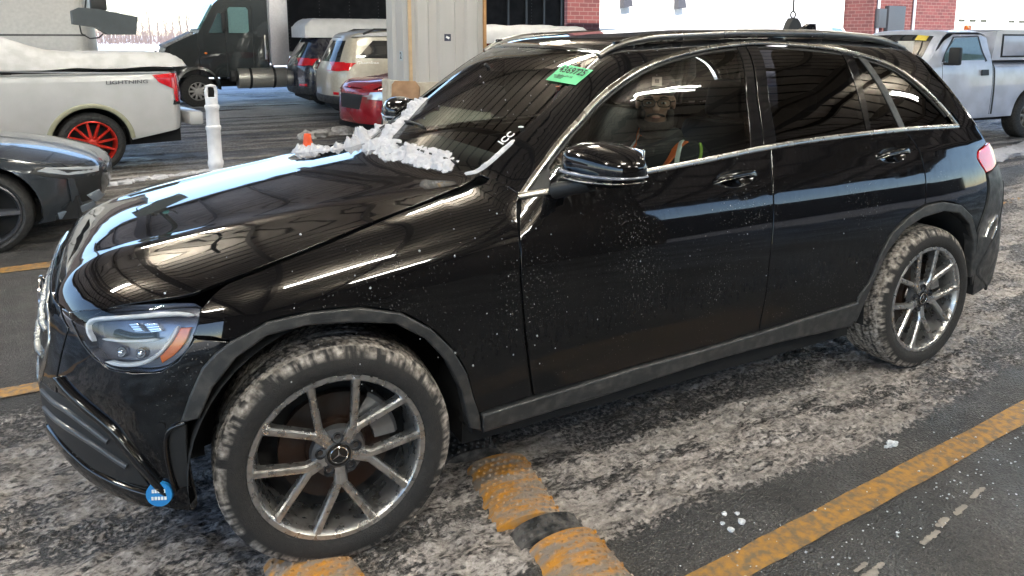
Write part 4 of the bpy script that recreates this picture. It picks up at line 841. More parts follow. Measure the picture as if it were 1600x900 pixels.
# ---- glass
def glass(poly, name, m, par, fl): d = panel_data(FB, poly, 'side', off=-.007, gap=0, h=.04, depth=.002, roll=.001); return panel_mesh(name, d, m, par, fl)
fg = [(.734,1.105),(.838,1.205),(.954,1.300),(1.036,1.357),(1.129,1.410),(1.222,1.452),(1.33,1.49),(1.48,1.525),(1.655,1.553),(1.89,1.577),(1.79,1.382),(1.735,1.17),(1.481,1.155),(1.189,1.134),(.961,1.114)]
rg = [(1.98,1.583),(2.235,1.570),(2.525,1.542),(2.503,1.386),(2.465,1.20),(2.23,1.195),(1.875,1.183),(1.90,1.376)]
r2g = [(2.575,1.535),(2.626,1.53),(2.68,1.38),(2.715,1.205),(2.48,1.20),(2.525,1.385)]
qg = [(2.655,1.518),(2.75,1.488),(2.855,1.44),(2.947,1.368),(3.03,1.285),(3.123,1.200),(2.917,1.202),(2.735,1.205),(2.70,1.36)]
for fl in (False, True):
    i = 1 if fl else 0
    glass(fg,'window_glass',GLASS_F,dF[i],fl); glass(rg,'window_glass',GLASS_R,dR[i],fl); glass(r2g,'window_glass',GLASS_R,dR[i],fl); glass(qg,'quarter_glass',GLASS_R,suv,fl)
# glossy pillars between the panes
P_('centre_pillar', [(1.735,1.165),(1.79,1.382),(1.875,1.585),(1.925,1.588),(1.85,1.382),(1.805,1.168)], 'side', m=GLOSSBLK, off=-.003, depth=.03, cv=False, gap=.001)
P_('centre_pillar', [(1.81,1.168),(1.855,1.382),(1.93,1.588),(2.0,1.59),(1.92,1.376),(1.885,1.172)], 'side', m=GLOSSBLK, off=-.003, depth=.03, cv=False, gap=.001)
P_('rear_pillar', [(2.46,1.19),(2.49,1.385),(2.51,1.56),(2.585,1.55),(2.54,1.385),(2.49,1.19)], 'side', m=GLOSSBLK, off=-.003, depth=.03, cv=False, gap=.001)
P_('rear_pillar', [(2.70,1.195),(2.665,1.38),(2.61,1.54),(2.665,1.525),(2.715,1.37),(2.745,1.195)], 'side', m=TRIM, off=-.002, depth=.03, cv=False, gap=.001)
P_('mirror_sail', [(.665,1.083),(.74,1.088),(.775,1.10),(.80,1.17),(.77,1.165),(.70,1.11)], 'side', m=DARK, off=-.004, depth=.02, gap=0, cv=False)
# inner seals to close the window surround
for cpts in (TR['chrome'],):
    S, N = on_surface(FB, cpts, 'side', .03)
    for fl in (False,True):
        mb = MB(); ribbon_mb(mb,S,N,.023,.006,.001,flip=fl); mb.build('window_chrome', CHROME, suv, sm=R(60))
        T_ = np.gradient(S,axis=0); T_ /= np.linalg.norm(T_,axis=1,keepdims=True); B_ = np.cross(N,T_); B_ *= np.sign((B_[:,2:]*1.0).mean()) if False else 1
        inn = S + (np.array([2.1,-.75,1.25])-S)/np.linalg.norm(np.array([2.1,-.75,1.25])-S,axis=1,keepdims=True)*.019
        mb = MB(); ribbon_mb(mb,inn[5:-3],N[5:-3],.022,.003,-.006,flip=fl); mb.build('window_seal', DARK, suv, sm=R(60))
belt = [(.668,1.084),(.772,1.097),(1.183,1.128),(1.475,1.147),(1.829,1.173),(2.222,1.189),(2.662,1.196),(2.906,1.194),(3.165,1.187)]
S, N = on_surface(FB, belt, 'side', .03)
for fl in (False,True):
    mb = MB(); ribbon_mb(mb,S,N,.024,.006,.002,flip=fl); mb.build('belt_chrome', CHROME, suv, sm=R(60))
# ---- door handles: bowl + pull
for (hx,hz,par) in ((1.617,1.067,dF),(2.60,1.088,dR)):
    for fl in (False,True):
        bowl = [(hx+.105*math.cos(a), hz+.036*math.sin(a)) for a in np.linspace(0,2*math.pi,25)[:-1]]
        d = panel_data(FB, bowl, 'side', off=.0012, gap=0, h=.02, depth=.004, roll=.004, cv=False); 
        V,N,Fc = d; dd = np.hypot((V[:,0]-hx)/.105,(V[:,2]-hz)/.036); dep = np.clip(1-dd**2,0,1); V = V+np.array([0,1,0])*(dep*.0)[:,None]
        Nn = N+np.stack([-(V[:,0]-hx)/.105*.5*(dep>0),0*dd,-(V[:,2]-hz)/.036*.8*(dep>0)],1); Nn /= np.linalg.norm(Nn,axis=1,keepdims=True)
        hb = panel_mesh('door_handle', (V,Nn,Fc), GLOSSBLK, par[1 if fl else 0], fl)
        S, N = on_surface(FB, [(hx-.115,hz-.004),(hx-.05,hz+.006),(hx+.05,hz+.012),(hx+.115,hz+.008)], 'side', .012)
        t_ = np.linspace(-1,1,len(S)); S2 = S+N*(.030*(1-t_**4))[:,None]; mb = MB(); ribbon_mb(mb,S2,N,.024,.008,.0,flip=fl,taper=2); mb.build('handle_pull', GLOSSBLK, hb, sm=R(60))
        mb = MB(); ribbon_mb(mb,S2+N*.006-np.array([0,0,.008]),N,.006,.004,.0,flip=fl,taper=2); mb.build('handle_strip', CHROME, hb, sm=R(60))
# ---- tail lamps
for fl in (False,True):
    d = panel_data(FB, [(3.277,1.052),(3.357,1.075),(3.42,1.09),(3.46,1.04),(3.45,.98),(3.38,.955),(3.312,.948),(3.281,.99),(3.26,1.022)], 'side', off=.004, gap=.001, h=.02, roll=.004)
    panel_mesh('tail_lamp', d, REDL, suv, fl)
    S, N = on_surface(FB, [(3.30,.62),(3.34,.68),(3.40,.72),(3.42,.66),(3.37,.60)], 'side', .02); mb = MB(); ribbon_mb(mb,S,N,.012,.008,.01,flip=fl); mb.build('bumper_chrome', CHR2, suv, sm=R(60))
# ---- roof rails
for fl in (1,-1):
    xs = np.linspace(1.18,3.1,50); zt = np.array([[x,-.545,0] for x in xs]); S = marchF(FB, zt, DIRS['top'][0], -2.0, -.2)
    t_ = np.linspace(0,1,50); lift = .026*np.minimum(1,np.minimum(t_/.13,(1-t_)/.16))**.7+.004
    wd = .013+.010*np.minimum(1,np.minimum(t_/.1,(1-t_)/.1))
    pts = [(p[0],(p[1]+.01)*fl,p[2]+l) for p,l in zip(S,lift)]
    mb = MB(); mb.tube(pts, list(wd*.85), 12); mb.build('roof_rail', RAILM, suv, sm=R(60))
    for q in (3,25,46): mb = MB(); mb.box((S[q][0],(S[q][1]+.01)*fl,S[q][2]+.005),(.10,.022,.05),bev=.006); mb.build('rail_foot', GLOSSBLK, suv)
# shark fin
mb = MB(); mb.prism([(2.86,1.635),(2.98,1.70),(3.03,1.70),(3.04,1.62)],-.015,.015); mb.build('aerial_fin', PAINT, suv, bev=.005)
# ---- mirrors
def ellmesh(c, rx, ry, rz, nx=32, ny=20, p=.75):
    V, Fc = [], []
    for i in range(ny+1):
        ph = math.pi*i/ny-math.pi/2
        for j in range(nx):
            th = 2*math.pi*j/nx; f = lambda v,e: math.copysign(abs(v)**e, v)
            V.append((c[0]+rx*f(math.cos(ph),p)*f(math.cos(th),p), c[1]+ry*f(math.cos(ph),p)*f(math.sin(th),p), c[2]+rz*f(math.sin(ph),p)))
    for i in range(ny):
        for j in range(nx): Fc.append((i*nx+j, i*nx+(j+1)%nx, (i+1)*nx+(j+1)%nx, (i+1)*nx+j))
    return np.array(V), Fc
for s_ in (1,-1):
    me_ = bpy.data.objects.new('side_mirror', None); COL.objects.link(me_); me_.parent = suv; me_.location = (.865,-1.035*s_,1.205)
    def shp(V, k=1):
        V = V.copy(); x, y, z = V[:,0].copy(), V[:,1].copy(), V[:,2].copy()
        V[:,2] *= 1-.25*np.clip((-y)/.14,0,1)               # slimmer at the outer end
        V[:,0] += .03*np.clip(-y/.14,-1,1)+.25*(np.abs(z)/.08)**2*.05            # swept back
        V[:,1] *= s_; return V
    V, Fc = ellmesh((0,0,.0),.085,.148,.078); V = shp(V)
    up_ = [f for f in Fc if V[list(f),2].mean()>-.012]; lo_ = [f for f in Fc if V[list(f),2].mean()<=-.012]
    fromdata('mirror_cap', V, up_, PAINT, me_, R(60)); fromdata('mirror_base', V*[1,1,.97], lo_, GLOSSBLK, me_, R(60))
    V, Fc = ellmesh((-.004,0,-.024),.086,.150,.010,p=.6); fromdata('indicator_strip', shp(V), Fc, mat('indicator_silver',(.30,.31,.36),.12,.6), me_, R(60))
    V, Fc = ellmesh((-.004,0,-.046),.083,.143,.006,p=.6); fromdata('mirror_trim', shp(V), Fc, CHROME, me_, R(60))
    mb = MB(); mb.tube([(-.03,.02*s_,-.055),(-.06,.10*s_,-.085),(-.08,.17*s_,-.105)],[.03,.026,.03],12); mb.build('mirror_arm', DARK, me_)
    mb = MB(); mb.box((.075,0,.01),(.01,.24,.11),bev=.004); mb.build('mirror_glass', CHR2, me_)
# ---- wheels
def tyre_mesh(name, parent, Rr=.357, rim=.262, wid=.25, mud=1.0, seed=0):
    prof = []  # (r,y) from inner bead to the tread and back; outer face at y=0 (negative y = out)
    yo = .012
    side = [(rim-.004,.012),(rim+.006,.0),(rim+.03,-.008),(rim+.055,-.006),(Rr-.022,.004),(Rr-.008,.014)]
    nt_ = 34; tr = [(Rr-.0055*abs(2*k/nt_-1)**4, .020+(wid-.04)*k/nt_) for k in range(nt_+1)]
    prof = side+tr+[(r,wid-h) for r,h in side[::-1]]
    n = 480; P = np.array(prof); m_ = len(P); th = 2*np.pi*np.arange(n)/n
    Rm = np.repeat(P[None,:,0],n,0); Ym = np.repeat(P[None,:,1],n,0); TH = np.repeat(th[:,None],m_,1)
    w_ = (Ym-.02)/(wid-.04)
    tread = (np.arange(m_)>=len(side))&(np.arange(m_)<len(side)+nt_+1)
    ph = TH*.357/.0255
    lat = np.abs(((ph+.8*np.abs(w_-.5)*6)%1)-.5)   # lateral sipes in chevrons
    groove = np.zeros_like(Rm)
    for c_ in (.2,.4,.6,.8): groove = np.maximum(groove, np.clip(1-np.abs(w_-c_)/.035,0,1))
    lg = np.clip((lat-.38)/.06,0,1)*(np.abs(w_-.5)>.1)*(1-.55*(np.abs(w_-.5)>.42))
    dep = np.maximum(groove,lg)*tread[None,:]
    pts = np.stack([Rm*np.cos(TH)*9, Ym*30, Rm*np.sin(TH)*9],-1).reshape(-1,3)
    nz = fbm(pts*1.6+seed,4).reshape(Rm.shape)
    nz2 = fbm(pts*6+seed+9,3).reshape(Rm.shape); p3 = np.stack([Rm*np.cos(TH)*75,Ym*75,Rm*np.sin(TH)*75],-1).reshape(-1,3); nz3 = fbm(p3+seed,2).reshape(Rm.shape)
    pack = np.clip((nz-.36)*6,0,1)*mud
    Rm = Rm-.0065*dep*(1-.35*pack)+tread[None,:]*.004*(nz2-.5)*pack
    Rm = Rm+(~tread[None,:])*.0012*(nz2-.5)
    shoulder = np.clip((Rm-(Rr-.03-.012*nz))/.012,0,1)
    mudv = np.clip(np.where(tread[None,:], .04+.96*np.clip((nz*.35+nz2*.2+nz3*.45-.40)*11,0,1)*(1-.9*np.clip(dep*1.6-pack*.45,0,1)), shoulder*.9*np.clip((nz2*.5+nz3*.5-.44)*8,0,1)),0,1)*mud
    V = np.stack([Rm*np.cos(TH),Ym,Rm*np.sin(TH)],-1).reshape(-1,3)
    Fc = [(i*m_+j,((i+1)%n)*m_+j,((i+1)%n)*m_+j+1,i*m_+j+1) for i in range(n) for j in range(m_-1)]
    o = fromdata(name, V, Fc, None, parent, R(50)); me = o.data
    at = me.attributes.new('mud','FLOAT','POINT'); at.data.foreach_set('value', mudv.reshape(-1).astype(np.float32))
    me.materials.append(tyremat()); return o
def tyremat():
    if 'tyre' in MATS: return MATS['tyre']
    m = mat('tyre', (.02,.019,.018), .8, bump=.5, bscale=260); t = m.node_tree; b = t.nodes['Principled BSDF']; L = t.links.new
    a = t.nodes.new('ShaderNodeAttribute'); a.attribute_name = 'mud'
    n = t.nodes.new('ShaderNodeTexNoise'); n.inputs['Scale'].default_value = 60; n.inputs['Detail'].default_value = 5; tc = t.nodes.new('ShaderNodeTexCoord'); L(tc.outputs['Object'], n.inputs[0])
    cr = t.nodes.new('ShaderNodeValToRGB'); L(n.outputs[0], cr.inputs[0]); cr.color_ramp.elements[0].position = .35; cr.color_ramp.elements[0].color = (.15,.125,.105,1); cr.color_ramp.elements[1].position = .65; cr.color_ramp.elements[1].color = (.54,.48,.43,1)
    sd_ = t.nodes.new('ShaderNodeValToRGB'); L(n.outputs[0], sd_.inputs[0]); sd_.color_ramp.elements[0].position = .4; sd_.color_ramp.elements[0].color = (.016,.015,.015,1); sd_.color_ramp.elements[1].position = .75; sd_.color_ramp.elements[1].color = (.024,.021,.020,1)
    mx = t.nodes.new('ShaderNodeMix'); mx.data_type = 'RGBA'; L(a.outputs['Fac'], mx.inputs[0]); L(sd_.outputs[0], mx.inputs[6]); L(cr.outputs[0], mx.inputs[7]); L(mx.outputs[2], b.inputs['Base Color'])
    return m
RIMF = mat('rim_machined', (.52,.51,.505), .30, .9, rn=.08, nscale=40, col2=(.24,.225,.21), lo=.5, hi=.8)
RIMD = mat('rim_grey', (.13,.13,.135), .35, .7)
ROTOR = mat('rusty_rotor', (.035,.028,.025), .55, .5, col2=(.04,.018,.010), nscale=9)
CALIP = mat('caliper_silver', (.17,.17,.175), .35, .6)
def gls_wheel(loc, steer, flip, seed):
    wh = bpy.data.objects.new('wheel', None); COL.objects.link(wh); wh.parent = suv; wh.location = loc; wh.rotation_euler = (0,0,steer+(math.pi if flip else 0))
    tyre_mesh('tyre', wh, seed=seed)
    rim = MB()   # barrel and lip
    rim.lathe([(.264,.014),(.2665,.006),(.264,.000),(.250,.000),(.244,.008),(.241,.022),(.240,.03),(.236,.06),(.225,.15),(.24,.22),(.262,.235)],(0,0,0),'Y',96)
    rm = rim.build('rim', RIMF, wh)
    for k in range(5):
        a = R(-88+72*k); sp = MB(); er = Vector((math.cos(a),0,math.sin(a))); et = Vector((-math.sin(a),0,math.cos(a)))
        def sect(c, t, hw, y0, thick):   # trapezoid section: ridge face + side faces
            n_ = Vector((-t.z,0,t.x)); return [c+n_*hw*.66+Vector((0,y0,0)), c+Vector((0,y0-.0015,0)), c-n_*hw*.66+Vector((0,y0,0)), c-n_*hw+Vector((0,y0+.007,0)), c-n_*hw*.8+Vector((0,y0+thick,0)), c+n_*hw*.8+Vector((0,y0+thick,0)), c+n_*hw+Vector((0,y0+.007,0))]
        def arm(path):
            rings = [[sp.bm.verts.new(v) for v in sect(*q)] for q in path]
            for r0, r1 in zip(rings, rings[1:]):
                for j in range(7): sp.bm.faces.new((r0[j],r0[(j+1)%7],r1[(j+1)%7],r1[j]))
            sp.bm.faces.new(rings[0]); sp.bm.faces.new(rings[-1][::-1])
        for s_ in (1,-1):
            e_a = a+s_*R(20.5); end = Vector((math.cos(e_a),0,math.sin(e_a)))*.256; split = er*.100+et*s_*.0085; st = er*.036+et*s_*.0075
            t1 = er; t2 = (end-split).normalized(); tm = (t1+t2).normalized()
            arm([(st,t1,.0125,.026,.03),(er*.068+et*s_*.0075,t1,.0120,.022,.032),(split,tm,.0125,.017,.036),(split.lerp(end,.25),t2,.0125,.013,.036),(split.lerp(end,.75),t2,.0115,.005,.042),(end,t2,.0140,.002,.045)])
        sp.build('spoke', RIMF, rm, sm=R(25))
    hb = MB(); hb.lathe([(.0,.05),(.085,.055),(.080,.036),(.060,.030),(.046,.026),(.040,.022),(.036,.022),(.034,.024)],(0,0,0),'Y',60); hb.build('hub', RIMD, rm)
    for k in range(5):
        a = R(-52+72*k); p = Vector((.056*math.cos(a),0,.056*math.sin(a)))
        lb = MB(); lb.lathe([(.017,.018),(.0165,.022),(.0125,.035)],(p.x,0,p.z),'Y',24); lb.cyl(p+Vector((0,.036,0)),p+Vector((0,.026,0)),.0095,.0085,6); lb.build('wheel_bolt', mat('bolt_steel',(.12,.12,.13),.25,.8), rm)
    cp = MB(); cp.lathe([(.0,.0205),(.026,.0205),(.0275,.018),(.034,.018),(.036,.023)],(0,0,0),'Y',48); c_ = cp.build('centre_cap', mat('cap_black',(.012,.012,.013),.15), rm)
    lg = star_mb(.0245,.004,.12); lg.xform(frame((0,.020,0),(1,0,0),(0,0,1))).build('cap_star', CHR2, rm, sm=None)
    lg = MB(); lg.tube([(.026*math.cos(t),.0185,.026*math.sin(t)) for t in np.linspace(0,2*math.pi,41)],.0016,6); lg.build('cap_ring', CHR2, rm)
    br = MB(); br.lathe([(.06,.10),(.065,.075),(.09,.075),(.095,.088),(.172,.088),(.172,.112),(.06,.112)],(0,0,0),'Y',72); br.build('brake_disc', ROTOR, wh)
    ca = MB(); a0 = R(-12)
    prof = [(.118,.060),(.182,.058),(.192,.07),(.192,.13),(.11,.13)]
    ca.lathe(prof+[prof[0]],(0,0,0),'Y',14,R(5),R(58)); cal = ca.build('brake_caliper', CALIP, wh, bev=.003)
    T_ = frame((.150*math.cos(R(30)),.0565,.150*math.sin(R(30))),(math.cos(R(-60)),0,math.sin(R(-60))),(math.cos(R(30)),0,math.sin(R(30))))
    bk = MB(); bk.lathe([(.235,.13),(.05,.135)],(0,0,0),'Y',40); bk.build('backing_plate', UNDER, wh)
    # slush stuck inside the rim
    random.seed(seed); sl = MB()
    for a in (R(150),R(205),R(215),R(222)): sl.blob((.18*math.cos(a),.055,.18*math.sin(a)),.022,2,(1,.5,1),.4,seed=a)
    sl.build('packed_snow', SNOWD, wh) if False else sl.bm.free()
    return wh
gls_wheel((0,-.925,.360), -.093, False, 1); gls_wheel((2.873,-.925,.360), 0, False, 5)
gls_wheel((0,.925,.360), -.093, True, 2); gls_wheel((2.873,.925,.360), 0, True, 3)
# ---- cabin
CAB = mat('cabin_black', (.018,.018,.02), .6); SEAT = mat('seat_leather', (.022,.022,.025), .4, bump=.2, bscale=120); HEADL = mat('headliner', (.10,.10,.11), .9)
mb = MB(); mb.box((.78,0,1.02),(.5,1.45,.14),bev=.04); mb.box((.62,0,1.05),(.35,1.3,.05),bev=.02); mb.box((.98,-.37,1.07),(.16,.34,.08),bev=.03); mb.build('dashboard', CAB, suv)
mb = MB(); mb.box((1.25,0,.72),(1.1,.26,.3),bev=.04); mb.build('centre_console', CAB, suv)
for (sx_, sy_) in ((1.62,-.40),(1.62,.40)):
    mb = MB(); mb.box((sx_,sy_,.62),(.52,.50,.16),bev=.05); mb.box((sx_+.30,sy_,.93),(.14,.48,.62),(R(14),'Y'),bev=.05); mb.box((sx_+.40,sy_,1.33),(.10,.26,.19),(R(10),'Y'),bev=.04); mb.build('seat', SEAT, suv)
mb = MB(); mb.box((2.55,0,.64),(.5,1.3,.16),bev=.05); mb.box((2.86,0,.92),(.14,1.3,.6),(R(14),'Y'),bev=.05)
for y_ in (-.4,0,.4): mb.box((2.93,y_,1.26),(.09,.24,.14),bev=.03)
mb.build('rear_bench', SEAT, suv)
mb = MB(); mb.box((3.25,0,.95),(.6,1.25,.05)); mb.build('cargo_cover', CAB, suv)
P_('headlining', [(1.2,-.50),(3.05,-.50),(3.05,.50),(1.2,.50)], 'top', m=HEADL, both=False, off=-.03, gap=0, cv=False, h=.1)
sw = MB(); c_ = Vector((1.17,-.40,1.02)); ax = Vector((-.9,0,-.42)).normalized(); e1_ = Vector((0,1,0)); e2_ = ax.cross(e1_)
sw.tube([c_+(e1_*math.cos(t)+e2_*math.sin(t))*.185 for t in np.linspace(0,2*math.pi,41)], .015, 10); sw.box(c_,(.05,.16,.12),bev=.02)
for t in (0,math.pi,R(-90)): sw.cyl(c_, c_+(e1_*math.cos(t)+e2_*math.sin(t))*.18,.014)
sw.build('steering_wheel', GLOSSBLK, suv)
mb = MB(); mb.cyl((.93,.0,1.50),(.97,0,1.47),.008); mb.box((.96,0,1.44),(.03,.24,.07),bev=.015); mb.build('cabin_mirror', CAB, suv)
# inside faces of the doors
P_('door_card', [(.70,1.06),(1.8,1.13),(2.7,1.16),(2.7,.5),(.70,.45)], 'side', m=CAB, off=-.09, gap=0, cv=False, h=.1)
# ---- wiper
S, N = on_surface(FB, [(.575,-.50),(.53,-.3),(.50,-.05),(.49,.15)], 'top', .03); mb = MB(); ribbon_mb(mb,S,N,.009,.006,.002); mb.build('wiper', DARK, suv, sm=R(60))
S, N = on_surface(FB, [(.60,-.1),(.60,.2),(.60,.5)], 'top', .03); mb = MB(); ribbon_mb(mb,S,N,.008,.006,.002); mb.build('wiper', DARK, suv, sm=R(60))
# ---- auction sticker and marks on the windscreen
def onws(x, y, lift=.004):
    s = marchF(FB, np.array([[x,y,0.]]), DIRS['top'][0], -2.0, -.2)[0]; n = gradF(FB, s[None])[0]; return Vector(s+n*lift), Vector(n)
c0,_ = onws(1.07,-.451); c1,_ = onws(1.115,-.594); c2,_ = onws(1.03,-.603); c3,_ = onws(.979,-.461)
GST = mat('green_sticker', (.10,.50,.22), .6)
mb = MB(); vs = [mb.bm.verts.new(v) for v in (c0,c1,c2,c3)]; mb.bm.faces.new(vs); gs = mb.build('lot_sticker', GST, wind, sm=None, label='green paper lot number sticker at the top corner of the windscreen')
xd = ((c1-c0)+(c2-c3)).normalized(); yd = ((c0-c3)+(c1-c2)).normalized(); ce = (c0+c1+c2+c3)/4; _,n_ = onws(1.05,-.53)
INK = mat('black_ink', (.01,.01,.01), .6)
Wd = (c1-c0).length; Hd = (c0-c3).length
text_mesh('lot_number','4369725',.042,INK,gs,frame(ce+yd*Hd*.18+n_*.003,xd,yd),.0004,(.9,1.25),bold=.0006)
text_mesh('small_print','RUN  LN 12',.014,INK,gs,frame(ce-yd*Hd*.14-xd*Wd*.05+n_*.003,xd,yd),.0003)
mb = MB()
for q in range(4): mb.box((0,-.026-.007*0+q*.0,0),(.0001,.0001,.0001))
mb = MB()
for i_ in range(3): mb.box((-.035,-.020-.007*i_,.001),(.055-.01*i_,.003,.0004))
mb.xform(frame(ce+n_*.003,xd,yd)).build('small_lines', INK, gs, sm=None)
for (x_,y_) in ((1.105,-.50),(.985,-.54)):
    p,n2 = onws(x_,y_,.003); mb = MB(); mb.blob(p,.009,1,(1,1,.2),.4,seed=x_); mb.build('crayon_mark', mat('orange_mark',(.5,.16,.06),.7), wind)
p,n2 = onws(.742,-.605); px_,_ = onws(.742-.05,-.60); pdir = Vector((.40,.0,.30)).normalized(); txx = (onws(.80,-.592)[0]-onws(.70,-.592)[0]).normalized()
text_mesh('windscreen_letters','ICC',.050,mat('white_marker',(.8,.8,.8),.6),wind,frame(onws(.742,-.585,.004)[0],txx,(onws(.742,-.55)[0]-onws(.742,-.6)[0])),.0006,(.8,.9),bold=.0012)
p,_ = onws(.80,-.59); mb = MB(); mb.blob(p,.012,1,(1,1,.3),.3); mb.build('white_dot', mat('white_marker'), wind)
# ================= other vehicles
_PC = _pchip
def bodyF(Wt, top, front, rear, k=.12, crown=.05, planf=.12, planr=.1):
    Wf = _PC(*zip(*Wt)); Tf = _PC(*zip(*top)); Ff = _PC(*zip(*front)); Rf = _PC(*zip(*rear))
    def Fn(P):
        x,y,z = P[...,0],P[...,1],P[...,2]; a = np.abs(y)
        s = a-Wf(z); f = smax(s, z-Tf(x)+crown*(a/.8)**2.5, k); f = smax(f, .9*(Ff(z)+planf*(a/.8)**3-x), k); return smax(f, .9*(x-Rf(z)+planr*(a/.8)**3), k)
    return Fn
def disc_wheel(name, par, loc, r, w_, m_rim, m_tyre=RUBBER, n=10, face=-1, spoke=.03, rim=.68, hub=.18, twist=0, pair=False):
    wh = bpy.data.objects.new(name, None); COL.objects.link(wh); wh.parent = par; wh.location = loc
    if face>0: wh.rotation_euler = (0,0,math.pi)
    mb = MB(); rr = r*rim; mb.lathe([(rr,.02),(rr+.01,.0),(r*.86,-.008),(r*.96,.01),(r,.035),(r,w_-.03),(r*.95,w_-.005),(rr,w_)],(0,0,0),'Y',48); mb.build('tyre', m_tyre, wh)
    mb = MB(); mb.lathe([(rr,.01),(rr-.012,.005),(rr-.03,.03),(rr-.035,w_*.8),(rr,w_)],(0,0,0),'Y',48); rm = mb.build('rim', m_rim, wh)
    mb = MB(); mb.lathe([(0,.03),(r*hub*.6,.03),(r*hub,.045),(r*hub,.08)],(0,0,0),'Y',24)
    for k in range(n):
        a = 2*math.pi*k/n; e = Vector((math.cos(a),0,math.sin(a))); e2 = Vector((math.cos(a+twist),0,math.sin(a+twist)))
        mb.cyl(e*r*hub*.7+Vector((0,.055,0)), e2*(rr-.012)+Vector((0,.03,0)), spoke, spoke*.7, 6)
    mb.build('spokes', m_rim, rm)
    mb = MB(); mb.lathe([(0,w_*.55),(rr*.95,w_*.6)],(0,0,0),'Y',24); mb.build('drum', UNDER, wh); return wh
def shell(Fn, root, m, side, top, front=None, rear=None, h=.07, both=True):
    panel(Fn,'body_side',side,'side',m,root,gap=0,h=h,cv=False,depth=.03)
    panel(Fn,'body_top',top,'top',m,root,both=False,gap=0,h=h*1.3,cv=False,depth=.02)
    if front: panel(Fn,'body_front',front,'front',m,root,both=False,gap=0,h=h*1.3,cv=False,depth=.02)
    if rear: panel(Fn,'body_rear',rear,'rear',m,root,both=False,gap=0,h=h*1.3,cv=False,depth=.02)
def ov(Fn, root, name, poly, dirn, m, both=True, off=.006, h=.05, cv=False, label=None, depth=.012): return panel(Fn,name,poly,dirn,m,root,both=both,off=off,gap=0,h=h,cv=cv,depth=depth,roll=.003,label=label)
def arc(cx, cz, r, a0, a1, n=14): return [(cx+r*math.cos(R(a0+(a1-a0)*i/n)), cz+r*math.sin(R(a0+(a1-a0)*i/n))) for i in range(n+1)]
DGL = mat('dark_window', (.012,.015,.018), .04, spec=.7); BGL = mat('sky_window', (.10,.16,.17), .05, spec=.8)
WPAINT = mat('white_truck_paint', (.48,.475,.475), .3, coat=.5, col2=(.43,.425,.42), nscale=4, lo=.4, hi=.7)
# ---- white pickup with red wheels
def rotz(lx, ly, rz, s): return (lx*math.cos(rz)-ly*math.sin(rz))*s, (lx*math.sin(rz)+ly*math.cos(rz))*s
rz, s = R(12), .87
ox, oy = rotz(3.72,-1.0,rz,s); 
pk = thing('pickup_truck','white pickup with bright red wheels parked at the left edge, bed towards the lane','pickup',(-.83-ox,6.95-oy,0),rz,None,s)
FP = bodyF([(.3,.93),(.5,.99),(.9,1.0),(1.2,.985),(1.42,.96),(1.6,.88),(1.95,.74),(2.1,.6)],
 [(-.95,.95),(-.8,1.18),(.3,1.34),(.7,1.42),(1.25,1.88),(1.5,1.96),(2.45,1.97),(2.68,1.90),(2.74,1.50),(2.78,1.44),(4.7,1.42),(5.1,1.41)],
 [(.3,-.85),(.8,-.95),(1.3,-.9),(2,-.8)],[(.3,4.93),(.6,5.0),(1.0,5.0),(1.4,4.97),(2,4.9)],k=.07)
side = [(-.8,.5)]+arc(0,.42,.47,180,0)[0:]+[(.52,.42),(3.2,.42)]+arc(3.72,.42,.49,180,0)+[(4.95,.55),(4.99,.9),(4.99,1.39),(2.80,1.40),(2.72,1.45),(2.66,1.80),(2.5,1.88),(1.5,1.88),(1.25,1.80),(.75,1.36),(-.8,1.12)]
shell(FP, pk, WPAINT, side, [(-.92,-.85),(.6,-.93),(1.4,-.72),(2.7,-.72),(2.8,-.93),(4.97,-.93),(4.97,.93),(2.8,.93),(2.7,.72),(1.4,.72),(.6,.93),(-.92,.85)],
 [(-.92,.45),(-.92,1.1),(.92,1.1),(.92,.45)],[(-.93,.55),(-.95,1.4),(.95,1.4),(.93,.55)])
ov(FP,pk,'cab_window',[(1.25,1.42),(1.62,1.80),(2.45,1.82),(2.58,1.46)],'side',DGL)
ov(FP,pk,'door_seam',[(2.70,.45),(2.715,.45),(2.735,1.40),(2.72,1.40)],'side',DARK,off=.002); ov(FP,pk,'door_seam',[(1.83,.45),(1.845,.45),(1.845,1.43),(1.83,1.43)],'side',DARK,off=.002)
ov(FP,pk,'rail_cap',[(2.80,1.385),(4.97,1.37),(4.97,1.345),(2.80,1.36)],'side',DARK,off=.002)
ov(FP,pk,'tail_lamp',[(4.52,1.30),(4.99,1.33),(4.99,.92),(4.80,.92),(4.78,1.10),(4.60,1.20)],'side',REDL,off=.012)
ov(FP,pk,'lamp_seam',[(4.78,.95),(4.80,.92),(4.99,.90),(4.99,.86),(4.76,.88)],'side',DARK,off=.006)
mb = MB(); mb.box((5.08,0,.66),(.20,1.9,.20),bev=.04); mb.build('bumper', WPAINT, pk)
for fx_, rz_ in ((0,0),(3.72,0)):
    S = arc(fx_,.42,.50,176,4,24); d, e1, e2, t0, t1 = DIRS['side']; Sp, Np = on_surface(FP,S,'side',.05,cv=False)
    for fl in (False,True): mb = MB(); ribbon_mb(mb,Sp,Np,.06,.025,0,flip=fl); mb.build('wheel_lip', mat('lip_tan',(.30,.29,.20),.5), pk, sm=R(60))
    for sy_ in (1,-1): mb = MB(); mb.lathe([(.48,-.97*sy_),(.48,-.6*sy_),(.1,-.58*sy_)],(fx_,0,.42),'Y',24,R(-8),R(188)); mb.build('wheel_well', UNDER, pk)
REDW = mat('red_rim', (.62,.035,.02), .25, .4, coat=.6)
